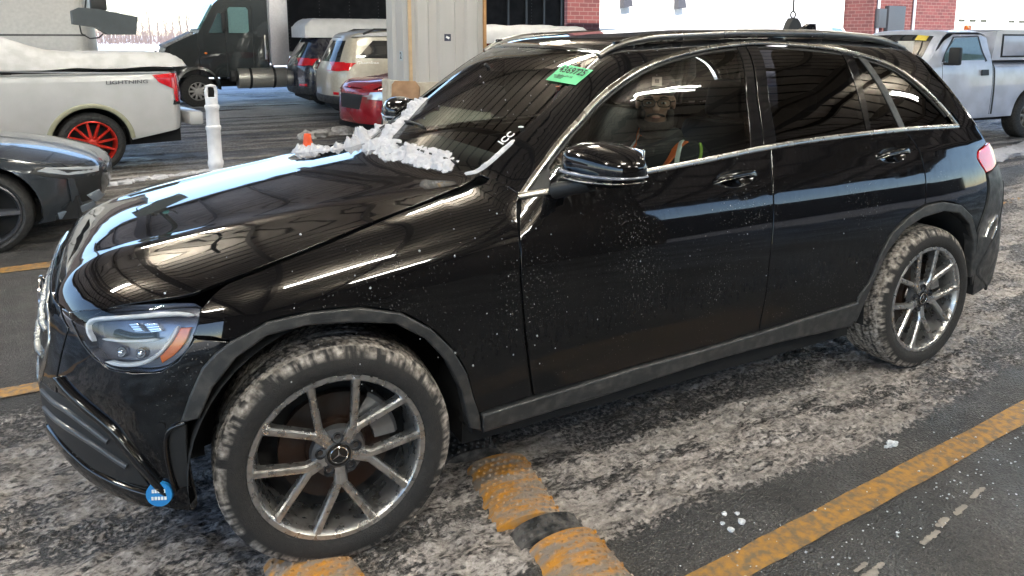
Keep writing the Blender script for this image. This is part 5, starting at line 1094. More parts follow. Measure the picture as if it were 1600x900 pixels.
for fx_ in (0,3.72):
    disc_wheel('wheel',pk,(fx_,-.99,.41),.41,.26,REDW,n=12,spoke=.024,rim=.74,twist=.15); disc_wheel('wheel',pk,(fx_,.99,.41),.41,.26,REDW,n=12,face=1,spoke=.024,rim=.74)
mb = MB(); mb.box((2.1,0,.45),(5.6,1.5,.25)); mb.build('chassis', UNDER, pk)
text_mesh('side_lettering','LIGHTNING',.085,mat('grey_letter',(.09,.09,.10),.4),pk,frame((4.20,-.988,1.215),(1,0,0),(0,0,1)),.004,(1.15,.8),bold=.001)
# snow on the bed cover
xs_ = np.linspace(2.74,5.0,40); ys_ = np.linspace(-.97,.97,30); V = []; 
for x_ in xs_:
    for y_ in ys_:
        e_ = min(1,(1-abs(y_/.97))*5,(x_-2.70)*6+.4,(5.0-x_)*5)
        V.append((x_,y_,1.41+max(0,e_)**.55*(.20+.22*math.exp(-((x_-2.7)/.5)**2))))
V = np.array(V); V[:,2] += .05*(fbm(V*2.2,3)-.5)
sn = fromdata('snow_load', V, [(i*30+j,(i+1)*30+j,(i+1)*30+j+1,i*30+j+1) for i in range(39) for j in range(29)], mat('grey_snow',(.50,.49,.49),.6,col2=(.41,.40,.395),nscale=6,bump=.3), None, R(60))
sn.location = pk.location; sn.rotation_euler = pk.rotation_euler; sn.scale = pk.scale; tag(sn,'smooth layer of dull snow heaped over the white pickup bed','snow')
# ---- grey car at the lower left
GRP = mat('grey_blue_paint', (.045,.052,.062), .22, .3, coat=.8)
s = .9; rz = R(176); ox, oy = rotz(0,.92,rz,s)
gc = thing('grey_car','dark blue-grey car cut off by the left edge, its front corner pointing at the lane','car',(-1.45-ox,3.55-oy,0),rz,None,s)
FG = bodyF([(.2,.86),(.4,.93),(.65,.94),(.85,.90),(1.0,.84),(1.35,.62),(1.5,.5)],[(-1.0,.54),(-.85,.62),(-.7,.70),(-.2,.84),(.3,.92),(.7,.97),(1.5,1.40),(2.0,1.45),(2.8,1.40),(3.4,1.18),(3.9,1.05)],
 [(.2,-.72),(.45,-.85),(.62,-.86),(.8,-.80),(1.5,-.6)],[(.2,3.7),(.6,3.85),(1.0,3.8),(1.5,3.7)],k=.09,planf=.28)
shell(FG, gc, GRP, [(-.85,.22),(-.5,.22)]+arc(0,.35,.41,192,-10,18)+[(2.5,.25)]+arc(2.9,.35,.41,190,-10,18)+[(3.75,.35),(3.8,1.0),(3.3,1.14),(2.6,1.32),(1.6,1.32),(.8,1.0),(0,.84),(-.7,.68),(-.85,.56)],
 [(-.9,-.5),(-.7,-.78),(0,-.86),(.8,-.8),(1.5,-.6),(2.8,-.6),(3.7,-.7),(3.7,.7),(2.8,.6),(1.5,.6),(.8,.8),(0,.86),(-.7,.78),(-.9,.5)],[(-.85,.22),(-.85,.66),(-.5,.72),(.5,.72),(.85,.66),(.85,.22)],[(-.8,.3),(-.8,1.0),(.8,1.0),(.8,.3)],h=.05)
ov(FG,gc,'headlight',[(-.80,.58),(-.60,.61),(-.40,.68),(-.46,.70),(-.66,.66),(-.80,.62)],'side',mat('lamp_grey',(.35,.37,.4),.1),off=.004); ov(FG,gc,'lamp_shadow',[(-.82,.54),(-.60,.57),(-.35,.67),(-.40,.71),(-.62,.65),(-.82,.60)],'side',DARK,off=.002)
ov(FG,gc,'bumper_vent',[(-.88,.32),(-.66,.34),(-.62,.56),(-.88,.56)],'side',DARK,off=.003); ov(FG,gc,'bumper_fin',[(-.66,.32),(-.60,.32),(-.59,.58),(-.63,.58)],'side',GRP,off=.018); ov(FG,gc,'lower_lip',[(-.92,.24),(-.5,.23),(-.5,.29),(-.92,.32)],'side',mat('pale_lip',(.25,.29,.35),.3),off=.012)
ov(FG,gc,'bumper_fin',[(-.80,.30),(-.74,.30),(-.70,.40),(-.78,.42)],'side',mat('pale_lip'),off=.018)
ov(FG,gc,'side_window',[(1.0,1.02),(1.5,1.27),(2.6,1.27),(3.1,1.10)],'side',DGL)
for fx_ in (0,2.9):
    for sy_ in (1,-1):
        disc_wheel('wheel',gc,(fx_,-.92*sy_,.345),.345,.23,mat('rim_dark_grey',(.10,.10,.11),.3,.6),n=5,spoke=.04,rim=.78,face=-sy_); mb = MB(); mb.lathe([(.41,-.90*sy_),(.41,-.6*sy_),(.1,-.58*sy_)],(fx_,0,.35),'Y',24,R(-8),R(188)); mb.build('wheel_well', UNDER, gc)
mb = MB(); mb.box((1.45,0,.32),(4.2,1.5,.2)); mb.build('chassis', UNDER, gc)
# ---- generic estate-type car used for the parked row
def estate(name, label, loc, rz, m, s=1., hgt=1.72, lamp='rear', snow=0, snowlabel=None, wag=1., L_=4.75, lower=None):
    t = thing(name, label, 'car', (loc[0],loc[1],0), rz, 'cars parked in the lot behind the column', s); k = hgt/1.72
    Fn = bodyF([(.2,.86),(.45,.94),(.8,.95),(1.05,.92),(1.2,.87),(1.45,.76),(1.72,.66),(1.9,.5)],[(-.9,.80*k),(-.75,.98*k),(0,1.10*k),(.45,1.15*k),(1.15,1.62*k),(1.5,1.70*k),(2.6,1.72*k),(3.3,1.66*k),(3.8,1.58*k)],
      [(.2,-.75),(.45,-.88),(.8,-.86),(1.2,-.7)],[(.2,3.68),(.5,3.85),(.9,3.84),(1.1,3.76),(1.7*k,3.42),(1.9,3.3)],k=.09,planf=.30,planr=.18)
    shell(Fn,t,m,[(-.85,.42),(-.45,.40)]+arc(0,.36,.43,185,-5,14)+[(2.4,.38)]+arc(2.9,.36,.43,185,-5,14)+[(3.8,.42),(3.8,1.05),(3.5,1.45*k),(3.3,1.56*k),(1.5,1.6*k),(1.2,1.5*k),(.5,1.09*k),(-.7,.92*k)],
      [(-.8,-.6),(-.6,-.82),(.5,-.84),(1.2,-.64),(3.3,-.64),(3.5,-.6),(3.5,.6),(3.3,.64),(1.2,.64),(.5,.84),(-.6,.82),(-.8,.6)],[(-.9,.38),(-.9,.9*k),(.9,.9*k),(.9,.38)],[(-.9,.42),(-.9,1.05),(-.72,1.55*k),(.72,1.55*k),(.9,1.05),(.9,.42)],h=.07)
    ov(Fn,t,'side_window',[(2.55,1.18*k),(2.60,1.50*k),(3.05,1.50*k),(3.38,1.20*k)],'side',DGL); ov(Fn,t,'side_window',[(1.72,1.16*k),(1.72,1.53*k),(2.5,1.53*k),(2.5,1.18*k)],'side',DGL); ov(Fn,t,'side_window',[(.75,1.13*k),(1.25,1.48*k),(1.65,1.53*k),(1.65,1.15*k)],'side',DGL)
    ov(Fn,t,'rear_window',[(-.66,1.14),(-.54,1.50*k),(.54,1.50*k),(.66,1.14)],'rear',DGL,both=False); ov(Fn,t,'windscreen',[(.62,-.66),(1.12,-.56),(1.12,.56),(.62,.66)],'top',DGL,both=False)
    ov(Fn,t,'tail_lamp',[(3.56,1.00),(3.58,1.14),(3.80,1.14),(3.83,.99),(3.70,.98)],'side',REDL,off=.012); ov(Fn,t,'tail_lamp',[(-.90,.99),(-.90,1.13),(-.60,1.12),(-.60,1.02)],'rear',REDL,off=.012)
    ov(Fn,t,'reflector',[(-.82,.56),(-.82,.61),(-.62,.61),(-.62,.56)],'rear',REDL,off=.008)
    ov(Fn,t,'headlight',[(-.84,.80),(-.70,.86),(-.38,.93),(-.42,.83),(-.72,.76)],'side',mat('lamp_silver',(.5,.52,.55),.1,.5),off=.006); ov(Fn,t,'headlight',[(-.88,.74),(-.86,.90),(-.5,.86),(-.46,.76)],'front',mat('lamp_silver'),off=.014)
    ov(Fn,t,'grille',[(-.30,.60),(-.36,.82),(.36,.82),(.30,.60)],'front',DARK,both=False); ov(Fn,t,'lower_trim',[(-.6,.40),(.40,.38),(.40,.44),(-.6,.46)][:0] or [(.45,.38),(2.45,.38),(2.45,.46),(.45,.46)],'side',lower or TRIM,off=.01)
    ov(Fn,t,'bumper_trim',[(-.9,.40),(-.9,.54),(.9,.54),(.9,.40)],'rear',lower or TRIM,both=False,off=.012)
    for fx_ in (0,2.9):
        for sy_ in (1,-1):
            disc_wheel('wheel',t,(fx_,-.93*sy_,.36),.36,.23,mat('rim_alloy',(.35,.35,.36),.3,.7),n=7,spoke=.03,rim=.7,face=-sy_); mb = MB(); mb.lathe([(.43,-.90*sy_),(.43,-.6*sy_),(.1,-.58*sy_)],(fx_,0,.36),'Y',18,R(-5),R(185)); mb.build('wheel_well', UNDER, t)
    mb = MB(); mb.box((1.45,0,.36),(4.3,1.5,.2)); mb.build('chassis', UNDER, t)
    mb = MB(); mb.tube([(1.4,-.66,1.62*k),(1.6,-.66,1.70*k),(3.0,-.66,1.70*k),(3.2,-.66,1.62*k)],.02,8); mb.build('roof_rail', DARK, t); mb = MB(); mb.tube([(1.4,.66,1.62*k),(1.6,.66,1.70*k),(3.0,.66,1.70*k),(3.2,.66,1.62*k)],.02,8); mb.build('roof_rail', DARK, t)
    if snow:
        nx, ny = 34, 18; xs_ = np.linspace(1.15,3.62,nx); ys_ = np.linspace(-.70,.70,ny); V = []
        for x_ in xs_:
            for y_ in ys_:
                e_ = max(0,min(1,(1-abs(y_/.72))*6,(x_-1.1)*4,(3.66-x_)*4)); V.append((x_,y_,1.60*k+.08+snow*e_**.5))
        V = np.array(V); V[:,2] += .05*(fbm(V*3+loc[0],3)-.5); Fc = [(i*ny+j,(i+1)*ny+j,(i+1)*ny+j+1,i*ny+j+1) for i in range(nx-1) for j in range(ny-1)]
        B_ = V.copy(); B_[:,2] = 1.58*k; b0 = nx*ny; per = [j for j in range(ny)]+[i*ny+ny-1 for i in range(1,nx)]+[(nx-1)*ny+j for j in range(ny-2,-1,-1)]+[i*ny for i in range(nx-2,0,-1)]
        Fc += [(per[i],per[(i+1)%len(per)],b0+per[(i+1)%len(per)],b0+per[i]) for i in range(len(per))]
        so = fromdata('snow_layer', np.vstack([V,B_]), Fc, mat('roof_snow',(.62,.60,.60),.6,nz=.06,nscale=8,bump=.3), None, R(50)); so.location = t.location; so.rotation_euler = t.rotation_euler; so.scale = t.scale; tag(so,snowlabel,'snow','snow lying on the parked cars')
    return t, Fn
BEI = mat('beige_paint', (.42,.38,.31), .28, .1, coat=.7); NVY = mat('navy_paint', (.012,.015,.03), .2, coat=.8, col2=(.05,.05,.055), nscale=9); REDP = mat('dark_red_paint', (.30,.012,.02), .2, .2, coat=.9, col2=(.16,.07,.06), nscale=6, lo=.5, hi=.8)
bj, Fb_ = estate('parked_estate','beige sport utility car seen from its rear corner just left of the column',(2.75+3.85,11.0),R(180),BEI,snow=0,hgt=1.74)
text_mesh('rear_door_lettering','Cherokee',.10,WHT,bj,Matrix.Rotation(math.pi,4,'Z')@frame((-3.2,-.90,1.12),(1,0,0),(0,0,1)),.002,bold=.002)
estate('parked_estate','navy sport utility car with snow piled on its roof, left of the beige one',(2.70+3.85,13.6),R(180),NVY,snow=.30,hgt=1.70,snowlabel='thick rounded snow slab on the roof of the navy car')
estate('parked_estate','dark red car with its nose poking out left of the column',(2.42+.80,7.9),R(11),REDP,s=.95,snow=.2,hgt=1.72,snowlabel='snow slab on the dark red car roof, right of the column')
# ---- silver pickup with a bed cap on the right
SIL = mat('silver_white_paint', (.50,.525,.62), .28, coat=.6, col2=(.42,.44,.52), nscale=3)
s, rz = .87, R(-3); ox, oy = rotz(3.45,-1.0,rz,s)
sp_ = thing('pickup_truck','silver-white work pickup with a bed cap, parked on snow at the right edge','pickup',(12.45-ox,3.6-oy,0),rz,None,s)
FS = bodyF([(.3,.93),(.5,.99),(.9,1.0),(1.2,.985),(1.42,.95),(1.6,.88),(2.0,.76),(2.1,.6)],[(-.98,1.0),(-.85,1.26),(.3,1.40),(.55,1.45),(1.12,1.93),(1.35,2.0),(2.1,2.01),(2.26,1.97),(2.31,1.50),(2.35,1.46),(4.7,1.45),(5.1,1.44)],[(.3,-.85),(.8,-.98),(1.3,-.92),(2,-.8)],[(.3,4.7),(.6,4.8),(1.4,4.8),(2,4.7)],k=.07)
shell(FS, sp_, SIL, [(-.8,.5)]+arc(0,.44,.50,180,0)+[(2.9,.44)]+arc(3.45,.44,.52,180,0)+[(4.75,.6),(4.78,1.42),(2.36,1.43),(2.30,1.5),(2.24,1.86),(2.1,1.92),(1.35,1.92),(1.1,1.82),(.55,1.40),(-.85,1.18)],
 [(-.92,-.85),(.5,-.93),(1.3,-.72),(2.2,-.72),(2.4,-.93),(4.77,-.93),(4.77,.93),(2.4,.93),(2.2,.72),(1.3,.72),(.5,.93),(-.92,.85)],[(-.92,.45),(-.92,1.2),(.92,1.2),(.92,.45)],[(-.93,.55),(-.95,1.4),(.95,1.4),(.93,.55)])
ov(FS,sp_,'door_window',[(.98,1.47),(1.02,1.56),(1.36,1.85),(1.98,1.87),(2.08,1.47),(1.35,1.47),(1.22,1.42),(1.05,1.42)],'side',BGL); ov(FS,sp_,'window_frame',[(.90,1.45),(1.32,1.88),(2.02,1.90),(2.14,1.45),(2.08,1.44),(1.99,1.875),(1.35,1.862),(.98,1.45)],'side',DARK,off=.004)
ov(FS,sp_,'windscreen',[(.62,-.72),(1.08,-.62),(1.08,.62),(.62,.72)],'top',DGL,both=False,off=.004); ov(FS,sp_,'frost_patch',[(.66,-.55),(.95,-.35),(.93,.3),(.64,.5)],'top',mat('frost',(.42,.41,.40),.8),both=False,off=.008,cv=True)
ov(FS,sp_,'windscreen_tag',[(.97,-.56),(1.07,-.54),(1.07,-.32),(.97,-.34)],'top',mat('yellow_tag',(.60,.45,.04),.6),both=False,off=.010)
for (a,b) in (((.86,.50),(.90,1.44)),((2.25,.50),(2.27,1.46))): ov(FS,sp_,'door_seam',[(a[0],a[1]),(a[0]+.014,a[1]),(b[0]+.014,b[1]),(b[0],b[1])],'side',DARK,off=.002)
ov(FS,sp_,'bed_gap',[(2.29,.50),(2.34,.50),(2.34,1.44),(2.29,1.44)],'side',DARK,off=.003)
ov(FS,sp_,'door_handle',[(1.92,1.20),(2.12,1.20),(2.12,1.30),(1.92,1.30)],'side',DARK,off=.03)
for sy_ in (1,-1):
    mb = MB(); mb.box((.96,-1.14*sy_,1.55),(.10,.20,.30),bev=.03); mb.box((.96,-1.02*sy_,1.42),(.05,.2,.05),bev=.01); mb.build('side_mirror', DARK, sp_)
cp_ = MB(); cp_.prism([(2.38,1.46),(2.46,1.97),(2.56,2.01),(4.70,2.01),(4.80,1.46)],-.86,.86); cap = cp_.build('bed_cap', SIL, sp_, bev=.03)
for sy_ in (1,-1):
    mb = MB(); mb.box((3.58,-.863*sy_,1.72),(1.9,.012,.42),bev=.004); mb.build('cap_window_frame', DARK, cap); mb = MB(); mb.box((3.58,-.872*sy_,1.72),(1.82,.01,.36),bev=.004); mb.build('cap_panel', SIL, cap); mb = MB(); mb.box((3.35,-.882*sy_,1.62),(.10,.014,.14),bev=.004); mb.build('cap_latch', DARK, cap)
mb = MB(); mb.cyl((2.9,0,2.0),(2.9,0,2.10),.07,.06); mb.build('beacon', AMBER, cap)
for fx_ in (0,3.45):
    for sy_ in (1,-1):
        disc_wheel('wheel',sp_,(fx_,-.99*sy_,.43),.43,.26,mat('steel_rim',(.20,.19,.18),.5,.5),n=8,spoke=.035,rim=.56,face=-sy_); mb = MB(); mb.lathe([(.50,-.97*sy_),(.50,-.6*sy_),(.1,-.58*sy_)],(fx_,0,.44),'Y',20,R(-5),R(185)); mb.build('wheel_well', UNDER, sp_)
mb = MB(); mb.box((1.9,0,.48),(5.4,1.5,.25)); mb.build('chassis', UNDER, sp_)
ridge([(9.5,2.6),(11.5,2.9),(14,3.2)],.16,70,'patches of bright ploughed snow around the silver pickup',SNOW,12,.35)
# ---- semi tractor and trailer
BLK = mat('truck_black', (.008,.014,.016), .22, coat=.8, col2=(.013,.018,.02), nscale=6); ALU = mat('aluminium', (.48,.46,.42), .35, .6)
s, rz = .70, R(3)
sm_ = thing('semi_truck','black conventional truck tractor with aluminium fuel tank facing left in the far lot','truck',(.97,15.8,0),rz,None,s)
mb = MB(); mb.prism([(-.98,.95),(-.96,1.55),(-.80,1.92),(-.5,2.08),(.10,2.36),(.20,2.3),(.20,.95)],-.86,.86); mb.build('hood', BLK, sm_, bev=.10)
mb = MB(); mb.prism([(-.84,1.90),(-.5,2.06),(.02,2.33),(0,2.40),(-.5,2.14),(-.88,1.97)],-.66,.66); mb.build('snow_cover', SNOWD, sm_, bev=.03)
mb = MB(); mb.box((-1.02,0,1.35),(.10,.9,.9),bev=.03); mb.build('grille', CHR2, sm_)
for sy_ in (1,-1):
    mb = MB(); mb.lathe([(.60,-.84*sy_),(.66,-.86*sy_),(.68,-1.16*sy_),(.60,-1.18*sy_)],(0,0,.62),'Y',24,R(-5),R(182)); mb.build('fender', BLK, sm_)
    mb = MB(); mb.box((-.80,-.95*sy_,1.42),(.28,.35,.22),bev=.05); mb.build('headlight', mat('lamp_silver'), sm_)
    mb = MB(); mb.blob((.30,-1.0*sy_,1.72),.07,2,(1,.4,.7),0); mb.build('marker_lamp', AMBER, sm_)
mb = MB(); mb.box((-1.05,0,.62),(.25,2.2,.42),bev=.06); mb.build('bumper', BLK, sm_)
mb = MB(); mb.prism([(.12,.95),(.12,2.37),(.62,3.28),(.85,3.48),(2.25,3.62),(2.25,.95)],-1.02,1.02); cb_ = mb.build('cab', BLK, sm_, bev=.06)
mb = MB(); mb.prism([(.16,2.46),(.60,3.24),(.56,3.27),(.11,2.48)],-.90,.90); mb.build('windscreen', mat('tinted_screen',(.16,.34,.36),.05,spec=.8), cb_)
for sy_ in (1,-1):
    mb = MB(); mb.prism([(.42,2.36),(.72,2.98),(.84,2.96),(.84,2.36)],-1.03*sy_,-1.045*sy_); mb.build('vent_window', BGL, cb_)
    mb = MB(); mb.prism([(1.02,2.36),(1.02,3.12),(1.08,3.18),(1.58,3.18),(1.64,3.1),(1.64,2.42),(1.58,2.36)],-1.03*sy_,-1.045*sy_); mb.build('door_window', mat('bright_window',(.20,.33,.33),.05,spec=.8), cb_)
    for x0_, in ((.93,),(1.75,)): mb = MB(); mb.box((x0_,-1.022*sy_,2.1),(.02,.01,2.2)); mb.build('door_seam', DARK, cb_)
    mb = MB(); mb.box((.85,-1.25*sy_,2.7),(.14,.12,.62),bev=.03); mb.cyl((.9,-1.02*sy_,2.9),(.85,-1.25*sy_,2.85),.02); mb.build('side_mirror', DARK, cb_)
    mb = MB(); mb.cyl((1.22,-.92*sy_,.90),(2.78,-.92*sy_,.90),.34,seg=28); o = mb.build('fuel_tank', ALU, sm_)
    for x_ in (1.6,2.35): mb = MB(); mb.lathe([(.345,-.04),(.358,0),(.345,.04)],(0,0,0),'Y',28); mb.xform(Matrix.Translation((x_,-.92*sy_,.90))@Matrix.Rotation(R(90),4,'Z')); mb.build('tank_strap', DARK, o)
    mb = MB(); mb.box((1.10,-.95*sy_,.98),(.22,.3,.36),bev=.03); mb.build('step_box', DARK, sm_)
    mb = MB(); mb.box((2.56,-1.16*sy_,2.95),(.60,.14,3.3),bev=.05); mb.build('side_fairing', mat('satin_aluminium',(.58,.55,.57),.35,.3), sm_)
    mb = MB(); mb.cyl((2.12,-1.10*sy_,1.5),(2.12,-1.10*sy_,2.3),.03); mb.build('grab_rail', CHR2, sm_)
for fx_, yy in ((0,-1.1),(0,1.1),(4.6,-1.1),(4.6,1.1),(5.9,-1.1),(5.9,1.1)): disc_wheel('wheel',sm_,(fx_,yy,.52),.52,.30,mat('steel_wheel',(.42,.40,.38),.4,.5),n=10,spoke=.05,rim=.56,hub=.28,face=1 if yy>0 else -1)
mb = MB(); mb.box((2.6,0,.72),(7.0,.9,.22)); mb.build('frame_rail', UNDER, sm_)
tl = thing('box_trailer','long black box trailer with riveted wall rising behind the parked cars','trailer',(3.05,17.2,0),R(0))
mb = MB(); mb.box((4.4,1.3,2.55),(8.8,2.6,2.9)); tb = mb.build('box_body', mat('trailer_black',(.006,.007,.010),.7,spec=.2,col2=(.014,.014,.018),nscale=3), tl, bev=.03)
RV = mat('rivet',(.10,.10,.11),.3,.5); mb = MB()
for c_ in range(10):
    for r_ in range(30): mb.box((.4+c_*.8,-.003,1.2+r_*.092),(.016,.010,.016))
o = mb.build('rivets', RV, tb, sm=None)
for c_ in range(4): mb = MB(); mb.box((8.65-c_*.62,-.02,2.55),(.06,.05,2.8)); mb.build('post', mat('trailer_post',(.07,.08,.10),.4), tb, sm=None)
mb = MB(); mb.box((4.4,-.01,1.12),(8.8,.05,.12)); mb.build('lower_rail', ALU, tb, sm=None)
for x_ in (6.6,7.9): disc_wheel('wheel',tl,(x_,.05,.5),.5,.3,mat('steel_wheel'),n=10,spoke=.05,rim=.56,hub=.28)
mb = MB(); mb.box((1.8,.4,.55),(.15,.15,1.1)); mb.build('landing_leg', UNDER, tl)
# ---- white van bodies
VW = mat('van_white', (.60,.59,.60), .3, coat=.4)
def van(name,label,loc,rz,s,m,win=BGL):
    t = thing(name,label,'van',(loc[0],loc[1],0),rz,None,s)
    Fn = bodyF([(.3,.93),(.6,1.0),(1.2,1.0),(1.8,.93),(2.5,.80),(2.8,.7)],[(-.95,1.0),(-.8,1.15),(-.1,1.32),(.95,2.25),(1.3,2.48),(2,2.55),(4.6,2.55),(5.2,2.5)],[(.3,-.88),(.8,-.98),(1.2,-.9),(2.6,-.6)],[(.3,4.75),(1,4.85),(2,4.8),(2.6,4.7)],k=.12,planf=.2)
    shell(Fn,t,m,[(-.85,.45)]+arc(0,.38,.44,180,0)+[(3.2,.40)]+arc(3.7,.38,.44,180,0)+[(4.8,.45),(4.8,2.3),(4.5,2.42),(1.5,2.4),(1.0,2.15),(0,1.25),(-.8,1.05)],[(-.9,-.75),(0,-.9),(1.2,-.75),(4.75,-.78),(4.75,.78),(1.2,.75),(0,.9),(-.9,.75)],[(-.9,.45),(-.9,1.0),(.9,1.0),(.9,.45)],[(-.92,.45),(-.8,2.4),(.8,2.4),(.92,.45)],h=.1)
    ov(Fn,t,'windscreen',[(-.02,-.78),(.9,-.70),(.9,.70),(-.02,.78)],'top',win,both=False); ov(Fn,t,'door_window',[(.35,1.38),(.95,1.95),(1.55,1.98),(1.55,1.38)],'side',win)
    ov(Fn,t,'body_seam',[(1.75,.5),(1.77,.5),(1.77,2.3),(1.75,2.3)],'side',DARK,off=.002); ov(Fn,t,'trim_line',[(1.8,1.55),(4.7,1.55),(4.7,1.58),(1.8,1.58)],'side',TRIM,off=.004); ov(Fn,t,'headlight',[(-.90,.85),(-.60,.95),(-.55,1.10),(-.85,1.02)],'side',mat('lamp_silver'))
    for fx_ in (0,3.7):
        for sy_ in (1,-1): disc_wheel('wheel',t,(fx_,-.95*sy_,.37),.37,.24,mat('steel_rim'),n=6,spoke=.04,rim=.6,face=-sy_)
    mb = MB(); mb.box((1.95,0,.45),(5.3,1.5,.25)); mb.build('chassis', UNDER, t); return t
van('white_van','tall dull white van standing behind the white pickup at the top left',(-5.75,12.9),R(0),1.02,mat('van_dull_white',(.46,.44,.42),.5))
van('white_van','pale van with a bluish windscreen beside the brick building',(25.6,18.2),R(185),1.0,VW)
# ---- distant snowed-in cars
fc_ = thing('distant_car','far car buried in white snow beneath the bare trees, left one of its row','car',(-24.5,47,0),R(8),'far cars under snow')
mb = MB(); mb.prism([(-2.1,.35),(-2.1,.9),(-1.2,1.05),(-.6,1.5),(1.1,1.52),(1.7,1.1),(2.2,1.0),(2.2,.35)],-.85,.85); mb.build('body', mat('far_car_paint',(.08,.09,.10),.4), fc_, bev=.08)
mb = MB(); mb.prism([(-.75,1.45),(-.55,1.75),(1.1,1.78),(1.35,1.45)],-.8,.8); mb.build('snow_cap', SNOW, fc_, bev=.09)
mb = MB(); mb.prism([(-.95,1.1),(-.55,1.42),(1.0,1.43),(1.4,1.1)],-.86,.86); mb.build('window_band', DGL, fc_)
for i_, (x_,y_,lb) in enumerate([(-20.6,46,'second snow-covered far car from the left, beneath the bare trees'),(-15.6,45,'far snow-capped car just left of the semi truck hood'),(-12.2,44,'far snow-capped car partly hidden by the semi truck windscreen')]):
    c_ = copy_tree(fc_); c_.location = (x_,y_,0); c_['label'] = lb
# ================= buildings
WB = mat('white_wall_paint', (.80,.79,.76), .7); DKF = mat('dark_fixture', (.05,.05,.06), .5)
bw = thing('service_building','white service building with brick piers and overhead doors, glaring in the sun','building',(0,22,0),0)
mb = MB(); mb.box((23.6,.2,3.5),(14.6,.3,7)); mb.build('white_wall', WB, bw, sm=None)
mb = MB(); mb.box((15.55,.1,3.5),(1.5,.5,7)); mb.build('brick_pier', BRK, bw, sm=None)
mb = MB(); mb.box((34.2,-.6,3.5),(6.5,1.9,7)); mb.build('brick_pier', BRK, bw, sm=None)
mb = MB(); mb.box((52,.3,3.5),(29,.3,7)); mb.build('white_wall', WB, bw, sm=None)
for x_ in (17.6,20.4): mb = MB(); mb.prism([(x_-.2,2.75),(x_-.2,3.15),(x_+.15,3.25),(x_+.25,2.8)],-.25,.04); mb.build('wall_light', DKF, bw)
for x_, lbl in ((39.6,0),(45.6,0),(51.6,0)):
    mb = MB(); mb.box((x_+1.6,.12,1.9),(4.6,.06,3.8)); dr = mb.build('overhead_door', mat('door_white',(.74,.72,.68),.5), bw, sm=None)
    mb = MB()
    for r_ in range(5): mb.box((x_+1.6,.085,.7+.75*r_),(4.6,.012,.02))
    mb.build('panel_joints', DKF, dr, sm=None)
    for c_ in range(4): mb = MB(); mb.box((x_+.05+c_*1.05,.085,2.55),(.6,.02,.14)); mb.build('door_window', DGL, dr, sm=None)
mb = MB(); mb.box((38.4,.08,1.3),(1.0,.06,2.4)); mb.build('side_door', mat('door_white'), bw, sm=None)
GBX = mat('grey_box', (.035,.038,.042), .5)
for x_, z_, w_, h_ in ((32.4,2.0,1.25,2.2),(31.35,2.5,.55,.9)): mb = MB(); mb.box((x_,-1.68,z_),(w_,.24,h_),bev=.02); mb.build('electrical_box', GBX, bw)
for x_ in (31.2,33.9): mb = MB(); mb.cyl((x_,-1.64,0),(x_,-1.64,6),.07); mb.build('downpipe', mat('pipe_grey',(.45,.45,.47),.4,.3), bw)
# hook on a rod hanging over the roof
hk = thing('hanging_hook','black rod with a ring and clamp hanging just behind the roof of the black car','hook',(5.80,2.65,0))
mb = MB(); mb.cyl((0,0,1.89),(0,0,5.15),.010); mb.build('rod', DARK, hk)
mb = MB(); mb.tube([(.035*math.cos(a),0,1.855+.035*math.sin(a)) for a in np.linspace(0,2*math.pi,21)],.009,8); mb.build('ring', DARK, hk)
mb = MB(); mb.prism([(-.10,1.70),(-.07,1.77),(-.03,1.82),(.03,1.82),(.08,1.77),(.11,1.70)],-.04,.04); mb.build('clamp', DARK, hk, bev=.02)
# hooded camera hanging at top left
sc_ = thing('lane_camera','black hooded inspection camera with looping cables hanging at the top left','camera',(-.60,3.80,1.72),R(6),None,.78)
mb = MB(); mb.prism([(-.24,-.03),(-.24,.10),(-.18,.13),(-.02,.12),(.33,.05),(.30,-.13),(.05,-.13),(-.05,-.06)],-.12,.12); mb.build('hood', mat('camera_case',(.05,.06,.068),.45), sc_, bev=.02)
mb = MB(); mb.cyl((.0,0,.1),(.0,0,3.1),.03); mb.box((0,0,.17),(.14,.12,.12),bev=.01); mb.build('hanger', DARK, sc_)
mb = MB(); mb.tube([(-.18,-.02,-.03),(-.17,-.02,-.12),(-.10,-.02,-.17),(-.02,-.02,-.16),(.02,-.02,-.12)],.007,8); mb.build('cable', DARK, sc_)
mb = MB(); mb.tube([(-.12,-.03,.12),(-.10,-.04,.24),(-.03,-.03,.30),(.05,-.03,.22),(.10,-.03,.30),(.12,0,.42)],.008,8); mb.build('cable', DARK, sc_)
mb = MB(); mb.blob((.03,-.05,.26),.035,2,(1,.6,1.4),.2); mb.build('connector', mat('teal_connector',(.08,.25,.25),.3), sc_)
# ================= bare trees
BARK = mat('bark', (.13,.105,.10), .9)
def bare_tree(x, y, h, seed, label):
    random.seed(seed); t = thing('bare_tree', label, 'tree', (x,y,0), 0, 'bare winter trees on the horizon')
    tk = MB(); cr = MB(); top = Vector((random.uniform(-.3,.3),0,h*.55)); tk.tube([(0,0,0),(top.x*.4,0,h*.3),top],[.16,.12,.08],6); tk.build('trunk', BARK, t)
    def br(p, d, l, r, n):
        q = p+d*l; cr.tube([p,(p+q)/2+Vector((random.uniform(-1,1),random.uniform(-1,1),0))*l*.06,q],[r,r*.8,r*.5],4)
        if n:
            for _ in range(random.choice((2,3,3))):
                e = (d+Vector((random.gauss(0,.45),random.gauss(0,.45),random.uniform(-.05,.5)))).normalized(); br(p+d*l*random.uniform(.5,1),e,l*random.uniform(.55,.8),r*.55,n-1)
    for _ in range(6):
        z = h*random.uniform(.22,.55); br(Vector((top.x*z/h,0,z)),Vector((random.gauss(0,.5),random.gauss(0,.5),1)).normalized(),h*.22,.055,3)
    cr.build('crown', BARK, t, sm=None)
